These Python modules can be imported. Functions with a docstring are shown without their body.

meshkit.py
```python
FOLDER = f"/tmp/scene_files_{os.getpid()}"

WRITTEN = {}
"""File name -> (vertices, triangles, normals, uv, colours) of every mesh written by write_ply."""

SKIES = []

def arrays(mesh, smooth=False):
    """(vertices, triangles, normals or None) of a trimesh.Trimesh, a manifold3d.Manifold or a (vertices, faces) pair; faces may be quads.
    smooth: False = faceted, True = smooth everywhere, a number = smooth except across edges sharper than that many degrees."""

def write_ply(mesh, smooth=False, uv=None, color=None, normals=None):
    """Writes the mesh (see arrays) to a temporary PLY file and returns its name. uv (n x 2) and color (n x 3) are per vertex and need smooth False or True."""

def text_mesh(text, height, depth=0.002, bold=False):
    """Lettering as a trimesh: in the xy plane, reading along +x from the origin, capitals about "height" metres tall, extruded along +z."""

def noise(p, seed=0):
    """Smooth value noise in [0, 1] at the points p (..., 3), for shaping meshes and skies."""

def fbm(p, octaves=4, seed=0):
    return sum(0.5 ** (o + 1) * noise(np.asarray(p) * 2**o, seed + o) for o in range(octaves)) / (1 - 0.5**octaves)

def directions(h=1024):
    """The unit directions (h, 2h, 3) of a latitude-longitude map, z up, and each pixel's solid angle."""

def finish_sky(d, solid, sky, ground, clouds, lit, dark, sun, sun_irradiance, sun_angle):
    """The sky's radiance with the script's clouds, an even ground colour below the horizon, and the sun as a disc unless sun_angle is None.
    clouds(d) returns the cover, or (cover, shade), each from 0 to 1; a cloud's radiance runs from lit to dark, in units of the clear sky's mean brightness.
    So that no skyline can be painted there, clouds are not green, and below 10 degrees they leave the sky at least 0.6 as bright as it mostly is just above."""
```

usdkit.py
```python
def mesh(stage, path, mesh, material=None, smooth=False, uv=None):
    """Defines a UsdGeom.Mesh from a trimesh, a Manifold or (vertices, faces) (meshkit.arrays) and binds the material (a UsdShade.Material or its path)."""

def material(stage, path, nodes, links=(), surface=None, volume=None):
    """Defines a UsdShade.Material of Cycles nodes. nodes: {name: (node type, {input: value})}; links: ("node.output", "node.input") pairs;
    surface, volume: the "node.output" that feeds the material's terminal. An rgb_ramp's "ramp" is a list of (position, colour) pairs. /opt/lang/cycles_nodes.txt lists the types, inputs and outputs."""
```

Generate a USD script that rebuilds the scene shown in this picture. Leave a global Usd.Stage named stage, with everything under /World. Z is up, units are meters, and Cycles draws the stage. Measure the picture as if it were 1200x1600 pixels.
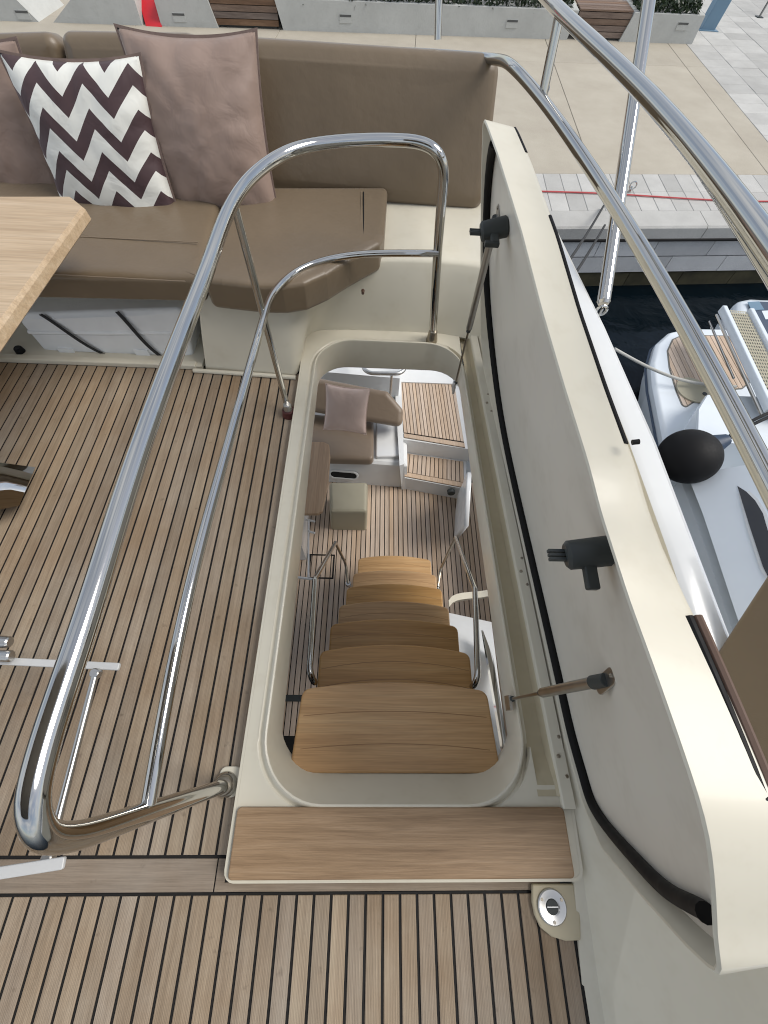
import math, random, re
import numpy as np, trimesh, shapely
from shapely.geometry import Polygon, box as sbox
from pxr import Usd, UsdGeom, UsdLux, UsdShade, Gf, Sdf
import usdkit, meshkit
stage = Usd.Stage.CreateInMemory()
UsdGeom.SetStageUpAxis(stage, 'Z'); UsdGeom.SetStageMetersPerUnit(stage, 1.0)
UsdGeom.Xform.Define(stage, '/World'); UsdGeom.Scope.Define(stage, '/World/Looks')
rng = random.Random(7); nr = np.random.default_rng(7)

# ------------------------------------------------------------------ camera, sky, sun, exposure
EXPOSURE = 0.54
SKY_STRENGTH = 0.098
HT_X, HT_Y = 0.1, 0.3  # edges of the unseen added roof, set by the shade it throws
SUN_INT, SUN_ANGLE, SUN_EL, SUN_AZ = 0.55, 32.0, math.radians(50), math.radians(88)   # azimuth = atan2(x, y)
F, CX, CY = 650.0, 600.0, 800.0                  # the lens, in pixels of the 1200 x 1600 photograph
def nrm(v): v = np.asarray(v, float); return v / np.linalg.norm(v)
_Y = nrm([(608 - CX) / F, (CY + 400) / F, 1.0]); _X = np.array([1.0, -0.026, 0]); _X[2] = -(_X @ _Y) / _Y[2]; _X = nrm(_X)
R = np.stack([_X, _Y, -np.cross(_X, _Y)])        # world <- (right, up, forward)
C = np.array([0, 0, 1.6006])
cam = UsdGeom.Camera.Define(stage, '/World/camera')
_r, _u, _b = R[:, 0], R[:, 1], -R[:, 2]
cam.AddTransformOp().Set(Gf.Matrix4d(*map(float, (*_r, 0, *_u, 0, *_b, 0, *C, 1))))
cam.CreateHorizontalApertureAttr(36.0); cam.CreateVerticalApertureAttr(48.0); cam.CreateFocalLengthAttr(36.0 * F / 1200)
cam.CreateClippingRangeAttr(Gf.Vec2f(0.02, 5000)); cam.CreateExposureAttr(EXPOSURE)
dome = UsdLux.DomeLight.Define(stage, '/World/sky')
skymat = usdkit.material(stage, '/World/Looks/sky', {
    'st': ('sky_texture', {'sky_type': 'single_scattering', 'sun_disc': False, 'sun_elevation': SUN_EL, 'sun_rotation': SUN_AZ, 'altitude': 10.0}),
    'tc': ('texture_coordinate', {}), 'mp': ('mapping', {'scale': (1.0, 1.0, 2.2)}),
    'nz': ('noise_texture', {'scale': 2.2, 'detail': 6.0, 'roughness': 0.55}),
    'rp': ('rgb_ramp', {'ramp': [(0.0, (0.15,) * 3), (0.42, (0.40,) * 3), (0.62, (0.90,) * 3), (1, (1,) * 3)]}),
    'cl': ('rgb_ramp', {'ramp': [(0.0, (4.6, 5.0, 5.7)), (0.5, (6.0, 6.3, 6.8)), (1.0, (8.2, 8.3, 8.4))]}),
    'mx': ('mix', {}), 'bg': ('background_shader', {'strength': SKY_STRENGTH})},
    [('tc.generated', 'mp.vector'), ('mp.vector', 'nz.vector'), ('nz.fac', 'rp.fac'), ('nz.fac', 'cl.fac'), ('rp.color', 'mx.fac'), ('st.color', 'mx.color1'), ('cl.color', 'mx.color2'), ('mx.color', 'bg.color')], surface='bg.background')
UsdShade.MaterialBindingAPI.Apply(dome.GetPrim()).Bind(skymat)
dome.GetPrim().SetCustomDataByKey('kind', 'structure'); dome.GetPrim().SetCustomDataByKey('label', 'bright overcast sky above the harbour'); dome.GetPrim().SetCustomDataByKey('category', 'sky')
sun = UsdLux.DistantLight.Define(stage, '/World/sun')
sun.CreateIntensityAttr(SUN_INT); sun.CreateAngleAttr(SUN_ANGLE); sun.CreateNormalizeAttr(True); sun.CreateColorAttr(Gf.Vec3f(1.0, 0.96, 0.9))
_d = np.array([math.sin(SUN_AZ) * math.cos(SUN_EL), math.cos(SUN_AZ) * math.cos(SUN_EL), math.sin(SUN_EL)])
_sx = nrm(np.cross([0, 0, 1.0], _d)); _sy = np.cross(_d, _sx)
sun.AddTransformOp().Set(Gf.Matrix4d(*map(float, (*_sx, 0, *_sy, 0, *_d, 0, 0, 0, 30, 1))))

def ray(px, py): return R @ np.array([(px - CX) / F, (CY - py) / F, 1.0])
def at(px, py, x=None, y=None, z=None, d=None):
    """The point of the place seen at a pixel of the photograph, given one coordinate (or the depth d)."""
    r = ray(px, py)
    t = d if d is not None else (z - C[2]) / r[2] if z is not None else (y - C[1]) / r[1] if y is not None else (x - C[0]) / r[0]
    return C + t * r

# ------------------------------------------------------------------ prims
used = {}
def numbered(parent, name):
    k = (parent, name); n = used.get(k, 0); used[k] = n + 1
    return f'{parent}/{name}' if n == 0 else f'{parent}/{name}_{n:03d}'
def tag(prim, label=None, cat=None, group=None, kind=None):
    for k, v in (('label', label), ('category', cat), ('group', group), ('kind', kind)):
        if v: prim.SetCustomDataByKey(k, v)
    return prim
def thing(name, label=None, cat=None, group=None, kind=None, loc=None):
    p = numbered('/World', name); x = UsdGeom.Xform.Define(stage, p)
    if loc is not None: x.AddTranslateOp().Set(Gf.Vec3d(*map(float, loc)))
    tag(x.GetPrim(), label, cat, group, kind)
    return p
SKEW = set()
def skewed(m):
    """The quay does not run square to the yacht: its edge turns by 0.1 and its joints by 0.06."""
    v = np.array(m.vertices); return trimesh.Trimesh(np.stack([v[:, 0] + 0.06 * (v[:, 1] - 9), v[:, 1] + 0.1 * v[:, 0], v[:, 2]], 1), m.faces, process=False)
def part(parent, name, mesh, m, smooth=35, label=None, kind=None):
    if '/'.join(parent.split('/')[:3]) in SKEW: mesh = skewed(mesh)
    p = numbered(parent, name)
    g = usdkit.mesh(stage, p, mesh, M[m], smooth=smooth)
    tag(g.GetPrim(), label, kind=kind)
    return p
def solo(name, mesh, m, label, cat, group=None, kind=None, smooth=35):
    p = numbered('/World', name); g = usdkit.mesh(stage, p, mesh, M[m], smooth=smooth)
    tag(g.GetPrim(), label, cat, group, kind)
    return p

# ------------------------------------------------------------------ mesh helpers
cat = lambda *ms: trimesh.util.concatenate(list(ms))
def loft(rings, cap0=True, cap1=True):
    n = len(rings[0]); v = np.vstack(rings); f = []
    for k in range(len(rings) - 1):
        for i in range(n):
            j = (i + 1) % n; a, b, c, d = k * n + i, k * n + j, (k + 1) * n + j, (k + 1) * n + i
            f += [(a, b, c), (a, c, d)]
    def cap(ring, base, flip):
        P = np.asarray(ring); o = P.mean(0); u, s, vt = np.linalg.svd(P - o); q = (P - o) @ vt[:2].T
        try:
            import mapbox_earcut
            t = mapbox_earcut.triangulate_float64(q, np.array([len(q)], dtype=np.uint32)).reshape(-1, 3)
        except Exception:
            t = np.array([(0, i, i + 1) for i in range(1, n - 1)])
        want = np.zeros(3)
        for i in range(n): want += np.cross(P[i] - o, P[(i + 1) % n] - o)
        for a, b, c in t:
            nn = np.cross(P[b] - P[a], P[c] - P[a])
            if (nn @ want < 0) ^ flip: a, c = c, a
            f.append((base + a, base + b, base + c))
    if cap0: cap(rings[0], 0, True)
    if cap1: cap(rings[-1], (len(rings) - 1) * n, False)
    return trimesh.Trimesh(v, np.array(f), process=False)
def inset(P, d):
    """A 2D outline (counter-clockwise) moved inwards by d, vertex by vertex."""
    P = np.asarray(P, float); a = np.roll(P, 1, 0); b = np.roll(P, -1, 0)
    e0 = P - a; e1 = b - P
    e0 /= np.linalg.norm(e0, axis=1, keepdims=True) + 1e-12; e1 /= np.linalg.norm(e1, axis=1, keepdims=True) + 1e-12
    n0 = np.stack([-e0[:, 1], e0[:, 0]], 1); n1 = np.stack([-e1[:, 1], e1[:, 0]], 1)
    m = n0 + n1; m /= np.maximum((m * n0).sum(1, keepdims=True), 0.35)
    return P + m * d
def ccw(P):
    P = np.asarray(P, float); x, y = P[:, 0], P[:, 1]
    return P if (x * np.roll(y, -1) - np.roll(x, -1) * y).sum() > 0 else P[::-1]
def rpoly(P, r, q=4):
    g = Polygon(P).buffer(-r, quad_segs=q).buffer(r, quad_segs=q)
    return ccw(np.array(g.exterior.coords)[:-1])
def rrect(x0, y0, x1, y1, r, q=4): return rpoly([(x0, y0), (x1, y0), (x1, y1), (x0, y1)], r, q)
class Frame:
    def __init__(s, o, ex, ey):
        s.o = np.asarray(o, float); s.ex = nrm(ex); s.n = nrm(np.cross(s.ex, ey)); s.ey = np.cross(s.n, s.ex)
    def __call__(s, uv, w=0.0): uv = np.asarray(uv, float); return s.o + uv[:, :1] * s.ex + uv[:, 1:2] * s.ey + np.reshape(w, (-1, 1)) * s.n
    def uv(s, p): q = np.atleast_2d(p) - s.o; return np.stack([q @ s.ex, q @ s.ey], 1)
W = Frame((0, 0, 0), (1, 0, 0), (0, 1, 0))
def pad(outline, t, r, fr=W, w0=0.0, q=3, bulge=0.0, bottom=True, under=None):
    """An outline thickened from w0 to w0+t along the frame's normal, its edges rounded with radius r, its face puffed up by bulge."""
    P = ccw(outline); rings = []
    if bulge: P = ccw(np.array(shapely.LineString(np.vstack([P, P[:1]])).segmentize(.05).coords)[:-1])
    ru = r if under is None else under
    if bottom:
        for k in range(q + 1):
            a = math.pi / 2 * k / q; rings.append(fr(inset(P, ru * (1 - math.sin(a))), w0 + ru * (1 - math.cos(a))))
    else: rings.append(fr(P, w0))
    for k in range(q + 1):
        a = math.pi / 2 * k / q; rings.append(fr(inset(P, r * (1 - math.cos(a))), w0 + t - r + r * math.sin(a)))
    if bulge:
        Q = inset(P, r); c = Q.mean(0); lo, hi = Q.min(0), Q.max(0)
        for s in (0.97, 0.93, 0.86, 0.77, 0.66, 0.54, 0.42, 0.3, 0.18, 0.08):
            q2 = c + (Q - c) * s; n2 = (q2 - lo) / (hi - lo) * 2 - 1; p3 = np.column_stack([q2 * 3.1, np.full(len(q2), bulge * 100 + c[0])])
            hgt = bulge * ((1 - n2[:, 0] ** 2) * (1 - n2[:, 1] ** 2)) ** 0.6 + min(0.35 * bulge, .006) * (meshkit.fbm(p3, 3, 11) - .5) * min(1, (1 - s) * 8)
            rings.append(fr(q2, w0 + t + hgt))
    else: rings.append(fr(inset(P, r * 1.25 + 0.0004), w0 + t))
    return loft(rings, cap0=bottom)
def slab(outline, z0, z1, holes=()):
    g = Polygon(outline, holes); m = trimesh.creation.extrude_polygon(g, z1 - z0, engine='earcut'); m.apply_translation((0, 0, z0)); return m
def bx(x0, y0, z0, x1, y1, z1):
    m = trimesh.creation.box((x1 - x0, y1 - y0, z1 - z0)); m.apply_translation(((x0 + x1) / 2, (y0 + y1) / 2, (z0 + z1) / 2)); return m
def plank(x0, y0, x1, y1, z, t, c=0.0015):
    P = ccw([(x0, y0), (x1, y0), (x1, y1), (x0, y1)])
    return loft([W(P, z - t), W(P, z - c), W(inset(P, c), z)], cap0=False)
def quad(a, b, c, d): return trimesh.Trimesh(np.array([a, b, c, d], float), [(0, 1, 2), (0, 2, 3)], process=False)
def tube(P, r, n=20, caps=True):
    P = np.asarray(P, float); T = np.gradient(P, axis=0); T /= np.linalg.norm(T, axis=1, keepdims=True) + 1e-12
    a = np.cross(T[0], [0, 0, 1.0]); a = nrm(a if np.linalg.norm(a) > 0.1 else np.cross(T[0], [1.0, 0, 0]))
    rad = np.broadcast_to(r, (len(P),)); rings = []; ang = np.arange(n) * 2 * np.pi / n
    for i in range(len(P)):
        a = nrm(a - (a @ T[i]) * T[i]); b = np.cross(T[i], a)
        rings.append(P[i] + rad[i] * (np.cos(ang)[:, None] * a + np.sin(ang)[:, None] * b))
    return loft(rings, caps, caps)
def spline(P, step=0.012):
    """A smooth (centripetal-like) curve through the points, evenly resampled."""
    from scipy.interpolate import PchipInterpolator, CubicSpline
    P = np.asarray(P, float); s = np.r_[0, np.cumsum(np.sqrt(np.linalg.norm(np.diff(P, axis=0), axis=1)))]
    c = CubicSpline(s, P); q = c(np.linspace(0, s[-1], 400)); L = np.r_[0, np.cumsum(np.linalg.norm(np.diff(q, axis=0), axis=1))]
    u = np.linspace(0, L[-1], max(4, int(L[-1] / step))); return np.stack([np.interp(u, L, q[:, k]) for k in range(3)], 1)
def bent(P, rad, step=0.012):
    """A polyline whose inner corners are rounded with arcs of the given radii, as a bent tube."""
    P = [np.asarray(p, float) for p in P]; out = [P[0]]; rad = rad if hasattr(rad, '__len__') else [rad] * (len(P) - 2)
    for i in range(1, len(P) - 1):
        a, b = nrm(P[i - 1] - P[i]), nrm(P[i + 1] - P[i]); th = math.acos(np.clip(a @ b, -1, 1)); R_ = rad[i - 1]
        d = min(R_ / math.tan(th / 2), 0.49 * np.linalg.norm(P[i - 1] - P[i]) if i > 1 else 0.95 * np.linalg.norm(P[i - 1] - P[i]), 0.95 * np.linalg.norm(P[i + 1] - P[i]))
        R2 = d * math.tan(th / 2); c = P[i] + nrm(a + b) * (R2 / math.sin(th / 2)); p0, p1 = P[i] + a * d, P[i] + b * d
        u = nrm(p0 - c); w = p1 - c; v = nrm(w - (w @ u) * u); tot = math.pi - th; k = max(5, int(tot / 0.12))
        out += [c + R2 * (math.cos(t) * u + math.sin(t) * v) for t in np.linspace(0, tot, k)]
    out.append(P[-1]); q = [out[0]]
    for p in out[1:]:
        a = q[-1]; L = np.linalg.norm(p - a)
        if L < 1e-6: continue
        m = int(L / 0.25); q += [a + (p - a) * k / (m + 1) for k in range(1, m + 1)] + [p]
    return np.array(q)
def cyl(p0, p1, r0, r1=None, n=24, b=0.0):
    """A cylinder or cone from p0 to p1, with a small bevel b."""
    p0, p1 = np.asarray(p0, float), np.asarray(p1, float); r1 = r0 if r1 is None else r1; t = nrm(p1 - p0); L = np.linalg.norm(p1 - p0)
    a = np.cross(t, [0, 0, 1.0]); a = nrm(a if np.linalg.norm(a) > 0.1 else np.cross(t, [1.0, 0, 0])); c = np.cross(t, a); ang = np.arange(n) * 2 * np.pi / n
    ring = lambda s, r: p0 + t * s + r * (np.cos(ang)[:, None] * a + np.sin(ang)[:, None] * c)
    return loft([ring(0, r0 - b), ring(b, r0), ring(L - b, r1), ring(L, r1 - b)] if b else [ring(0, r0), ring(L, r1)])

# ------------------------------------------------------------------ materials
M = {}
def mat(name, nodes, links, surface='p.BSDF'): M[name] = usdkit.material(stage, '/World/Looks/' + name, nodes, links, surface=surface)
def paint(name, col, rough=0.35, var=0.06, scale=6.0, bump=0.0, bscale=60.0, coat=0.0, spec=0.5, dirt=None):
    c = np.array(col); n = {'g': ('geometry', {}), 'nz': ('noise_texture', {'scale': scale, 'detail': 5.0, 'roughness': 0.6}),
        'rp': ('rgb_ramp', {'ramp': [(0.25, tuple(c * (1 - var))), (0.75, tuple(np.minimum(c * (1 + var * 0.6), 1)))]}),
        'rr': ('map_range', {'from_min': 0.3, 'from_max': 0.7, 'to_min': max(rough - 0.06, 0.02), 'to_max': rough + 0.08}),
        'p': ('principled_bsdf', {'roughness': rough, 'coat_weight': coat, 'coat_roughness': 0.08, 'specular_ior_level': spec})}
    l = [('g.position', 'nz.vector'), ('nz.fac', 'rp.fac'), ('nz.fac', 'rr.value'), ('rr.result', 'p.roughness'), ('rp.color', 'p.base_color')]
    if dirt is not None:
        n['n3'] = ('noise_texture', {'scale': scale * 3.3, 'detail': 8.0, 'roughness': 0.7}); n['r3'] = ('rgb_ramp', {'ramp': [(0.52, (0,) * 3), (0.8, (0.55,) * 3)]}); n['m3'] = ('mix', {'color2': tuple(dirt)})
        l = [x for x in l if x[1] != 'p.base_color'] + [('g.position', 'n3.vector'), ('n3.fac', 'r3.fac'), ('r3.color', 'm3.fac'), ('rp.color', 'm3.color1'), ('m3.color', 'p.base_color')]
    if bump:
        n['n2'] = ('noise_texture', {'scale': bscale, 'detail': 4.0}); n['b'] = ('bump', {'strength': bump, 'distance': 0.01})
        l += [('g.position', 'n2.vector'), ('n2.fac', 'b.height'), ('b.normal', 'p.normal')]
    mat(name, n, l)
paint('gelcoat', (0.60, 0.56, 0.455), 0.34, 0.05, 2.5, coat=0.08, spec=0.36, bump=0.05, bscale=5, dirt=(0.50, 0.45, 0.34))
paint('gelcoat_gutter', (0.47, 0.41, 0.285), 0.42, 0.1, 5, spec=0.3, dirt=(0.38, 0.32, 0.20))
paint('lid_panel', (0.66, 0.625, 0.545), 0.40, 0.05, 2.0, spec=0.4, bump=0.06, bscale=4, dirt=(0.50, 0.46, 0.38))
paint('white_gelcoat', (0.66, 0.665, 0.655), 0.22, 0.03, 3, coat=0.4)
paint('white_boat', (0.66, 0.70, 0.73), 0.22, 0.04, 1.2, coat=0.4)
paint('canister', (0.74, 0.75, 0.74), 0.5, 0.05, 9, bump=0.15, bscale=120)
paint('black_rubber', (0.009, 0.0085, 0.0085), 0.6, 0.2, 30, spec=0.18)
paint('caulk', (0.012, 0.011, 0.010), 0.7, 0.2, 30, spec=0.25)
paint('black_plastic', (0.045, 0.05, 0.048), 0.45, 0.15, 30, spec=0.3, bump=0.08, bscale=300)
paint('dark_hole', (0.006, 0.006, 0.006), 0.8)
paint('strap', (0.02, 0.02, 0.02), 0.8, 0.2, 60, bump=0.4, bscale=400)
paint('ottoman', (0.36, 0.33, 0.24), 0.6, 0.06, 8, bump=0.15, bscale=300)
paint('concrete', (0.44, 0.44, 0.41), 0.85, 0.13, 1.6, bump=0.3, bscale=25, dirt=(0.33, 0.33, 0.30))
paint('concrete_dark', (0.09, 0.09, 0.085), 0.9)
paint('red_paint', (0.55, 0.012, 0.02), 0.35)
paint('blue_paint', (0.12, 0.20, 0.27), 0.4)
paint('rope', (0.50, 0.49, 0.45), 0.9, 0.25, 150, bump=0.6, bscale=500)
paint('hose', (0.45, 0.06, 0.06), 0.5)
paint('alu', (0.5, 0.5, 0.49), 0.35)
paint('glue', (0.25, 0.135, 0.055), 0.5)
paint('brown_trim', (0.10, 0.055, 0.035), 0.5)
paint('navy', (0.03, 0.05, 0.085), 0.5, bump=0.1, bscale=80)
paint('boot_red', (0.06, 0.012, 0.01), 0.5)
paint('black_glass', (0.006, 0.006, 0.007), 0.06, coat=0.6)
paint('label_white', (0.75, 0.75, 0.72), 0.6)
for nm, rough, tint in (('steel', 0.07, (0.50, 0.49, 0.465)), ('steel_satin', 0.28, (0.5, 0.49, 0.47)), ('chrome', 0.03, (0.72, 0.71, 0.69)), ('bronze_steel', 0.3, (0.36, 0.32, 0.26))):
    mat(nm, {'g': ('geometry', {}), 'nz': ('noise_texture', {'scale': 5.0, 'detail': 3.0}), 'rr': ('map_range', {'from_min': 0.3, 'from_max': 0.75, 'to_min': rough * 0.8, 'to_max': rough * 1.4}),
        'p': ('principled_bsdf', {'base_color': tint, 'metallic': 1.0})}, [('g.position', 'nz.vector'), ('nz.fac', 'rr.value'), ('rr.result', 'p.roughness')])
def wood(name, dark, mid, light, axis, rough=0.6, grain=95.0, bump=0.25, rnd=0.35, ribs=0.0, stain=None, spec=0.4, gloss=0.0):
    """Wood with grain along an axis; each board takes its own tone and grain from object_info.random."""
    sc = [grain] * 3; sc['xyz'.index(axis)] = grain / 26; sc2 = [grain * 3.2] * 3; sc2['xyz'.index(axis)] = grain / 10
    n = {'g': ('geometry', {}), 'oi': ('object_info', {}), 'w': ('math', {'math_type': 'multiply', 'value2': 37.0}), 'mp': ('mapping', {'scale': tuple(sc)}), 'mp2': ('mapping', {'scale': tuple(sc2)}),
        'n1': ('noise_texture', {'dimensions': '4D', 'scale': 0.55, 'detail': 5.0, 'roughness': 0.62, 'distortion': 0.6}),
        'n2': ('noise_texture', {'scale': 1.0, 'detail': 3.0, 'roughness': 0.6}),
        'rp': ('rgb_ramp', {'ramp': [(0.22, dark), (0.5, mid), (0.78, light)]}),
        'r2': ('rgb_ramp', {'ramp': [(0.3, (0.72,) * 3), (0.62, (1.0,) * 3), (1, (1.08,) * 3)]}),
        'm2': ('mix', {'mix_type': 'multiply', 'fac': 0.75}),
        'rv': ('map_range', {'from_min': 0.0, 'from_max': 1.0, 'to_min': 1 - rnd, 'to_max': 1 + rnd * 0.75}),
        'hs': ('hsv', {'saturation': 1.0}), 'rs': ('map_range', {'from_min': 0, 'from_max': 1, 'to_min': 1 + 1.3 * rnd, 'to_max': 1 - 1.2 * rnd}), 'wn': ('math', {'math_type': 'fraction'}), 'w7': ('math', {'math_type': 'multiply', 'value2': 7.31}),
        'b': ('bump', {'strength': bump, 'distance': 0.003}),
        'p': ('principled_bsdf', {'roughness': rough, 'specular_ior_level': spec, 'coat_weight': gloss, 'coat_roughness': 0.2})}
    l = [('g.position', 'mp.vector'), ('g.position', 'mp2.vector'), ('oi.random', 'w.value1'), ('w.value', 'n1.w'), ('mp.vector', 'n1.vector'), ('mp2.vector', 'n2.vector'), ('n1.fac', 'rp.fac'), ('n2.fac', 'r2.fac'),
        ('rp.color', 'm2.color1'), ('r2.color', 'm2.color2'), ('oi.random', 'rv.value'), ('rv.result', 'hs.value'), ('oi.random', 'w7.value1'), ('w7.value', 'wn.value1'), ('wn.value', 'rs.value'), ('rs.result', 'hs.saturation'), ('m2.color', 'hs.color'),
        ('n2.fac', 'b.height'), ('b.normal', 'p.normal')]
    end = 'hs.color'
    if stain is not None:
        n['n4'] = ('noise_texture', {'scale': 2.3, 'detail': 6.0, 'roughness': 0.65}); n['r4'] = ('rgb_ramp', {'ramp': [(0.36, (0.0,) * 3), (0.66, (0.95,) * 3)]}); n['m4'] = ('mix', {'mix_type': 'multiply', 'color2': tuple(stain)})
        n['n5'] = ('noise_texture', {'scale': 26.0, 'detail': 3.0}); n['r5'] = ('rgb_ramp', {'ramp': [(0.66, (0.0,) * 3), (0.78, (0.6,) * 3)]}); n['m5'] = ('mix', {'mix_type': 'multiply', 'color2': (0.45, 0.42, 0.40)})
        l += [('g.position', 'n4.vector'), ('n4.fac', 'r4.fac'), ('r4.color', 'm4.fac'), ('hs.color', 'm4.color1'), ('g.position', 'n5.vector'), ('n5.fac', 'r5.fac'), ('r5.color', 'm5.fac'), ('m4.color', 'm5.color1')]; end = 'm5.color'
    if ribs:                                     # the fine ridges that weather leaves along the grain
        n['sx'] = ('separate_xyz', {}); n['mr'] = ('math', {'math_type': 'multiply', 'value2': 2 * math.pi / 0.0042}); n['sn'] = ('math', {'math_type': 'sine'}); n['ma'] = ('math', {'math_type': 'multiply_add', 'value2': ribs})
        n['rm'] = ('map_range', {'from_min': -1.0, 'from_max': 1.0, 'to_min': 0.91, 'to_max': 1.04}); n['mm'] = ('mix', {'mix_type': 'multiply', 'fac': 1.0})
        l = [x for x in l if x != ('n2.fac', 'b.height')]
        l += [('g.position', 'sx.vector'), ('sx.x' if axis == 'y' else 'sx.y', 'mr.value1'), ('mr.value', 'sn.value1'), ('sn.value', 'ma.value1'), ('n2.fac', 'ma.value3'), ('ma.value', 'b.height'), ('sn.value', 'rm.value'), (end, 'mm.color1'), ('rm.result', 'mm.color2')]; end = 'mm.color'
    mat(name, n, l + [(end, 'p.base_color')])
wood('deck_teak', (0.245, 0.194, 0.140), (0.320, 0.258, 0.190), (0.385, 0.318, 0.238), 'y', 0.72, 95, 0.3, 0.12, ribs=0.28, stain=(0.78, 0.68, 0.58))
wood('margin_teak', (0.20, 0.16, 0.12), (0.265, 0.215, 0.163), (0.33, 0.272, 0.21), 'x', 0.72, 95, 0.3, 0.15, stain=(0.8, 0.72, 0.64))
wood('cockpit_teak', (0.42, 0.31, 0.225), (0.53, 0.41, 0.31), (0.60, 0.485, 0.385), 'y', 0.7, 80, 0.2, 0.12)
wood('board_teak', (0.180, 0.108, 0.056), (0.300, 0.196, 0.110), (0.39, 0.27, 0.165), 'x', 0.5, 120, 0.25, 0.05)
wood('tread_teak', (0.345, 0.185, 0.072), (0.47, 0.275, 0.115), (0.56, 0.36, 0.17), 'x', 0.42, 60, 0.12, 0.07, gloss=0.08)
wood('table_teak', (0.36, 0.25, 0.15), (0.48, 0.36, 0.235), (0.57, 0.45, 0.32), 'x', 0.5, 60, 0.12, 0.05, gloss=0.1)
wood('leaf_teak', (0.30, 0.18, 0.095), (0.44, 0.285, 0.165), (0.53, 0.37, 0.23), 'y', 0.45, 60, 0.12, 0.05)
wood('bench_wood', (0.10, 0.062, 0.042), (0.175, 0.115, 0.080), (0.25, 0.175, 0.125), 'x', 0.7, 20, 0.2, 0.25)
def leather(name, col, rough=0.42):
    c = np.array(col)
    mat(name, {'g': ('geometry', {}), 'n1': ('noise_texture', {'scale': 3.0, 'detail': 3.0}), 'vo': ('voronoi_texture', {'scale': 420.0}), 'n2': ('noise_texture', {'scale': 14.0, 'detail': 4.0}),
        'rp': ('rgb_ramp', {'ramp': [(0.3, tuple(c * 0.93)), (0.7, tuple(c * 1.06))]}), 'b1': ('bump', {'strength': 0.10, 'distance': 0.001}), 'b2': ('bump', {'strength': 0.16, 'distance': 0.02}),
        'p': ('principled_bsdf', {'roughness': rough, 'specular_ior_level': 0.45, 'sheen_weight': 0.08})},
        [('g.position', 'n1.vector'), ('g.position', 'vo.vector'), ('g.position', 'n2.vector'), ('n1.fac', 'rp.fac'), ('rp.color', 'p.base_color'), ('n2.fac', 'b2.height'), ('b2.normal', 'b1.normal'), ('vo.distance', 'b1.height'), ('b1.normal', 'p.normal')])
leather('leather', (0.146, 0.107, 0.066), 0.38); leather('seam_thread', (0.20, 0.15, 0.10), 0.6); leather('leather_pale', (0.20, 0.15, 0.105))
def fabric(name, nodes, links, col_out, sheen=0.15):
    n = {'gg': ('geometry', {}), 'wv': ('noise_texture', {'scale': 500.0, 'detail': 2.0}), 'wr': ('noise_texture', {'scale': 9.0, 'detail': 3.0, 'distortion': 0.8}), 'b1': ('bump', {'strength': 0.12, 'distance': 0.001}), 'b2': ('bump', {'strength': 0.22, 'distance': 0.03}),
        'p': ('principled_bsdf', {'roughness': 0.62, 'specular_ior_level': 0.35, 'sheen_weight': sheen, 'sheen_roughness': 0.4})} | nodes
    mat(name, n, links + [('gg.position', 'wv.vector'), ('gg.position', 'wr.vector'), ('wr.fac', 'b2.height'), ('b2.normal', 'b1.normal'), ('wv.fac', 'b1.height'), ('b1.normal', 'p.normal'), (col_out, 'p.base_color')])
fabric('mauve_fabric', {'n': ('noise_texture', {'scale': 6.0, 'detail': 3.0}), 'rp': ('rgb_ramp', {'ramp': [(0.3, (0.235, 0.166, 0.132)), (0.7, (0.275, 0.200, 0.162))]})}, [('gg.position', 'n.vector'), ('n.fac', 'rp.fac')], 'rp.color')
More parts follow.
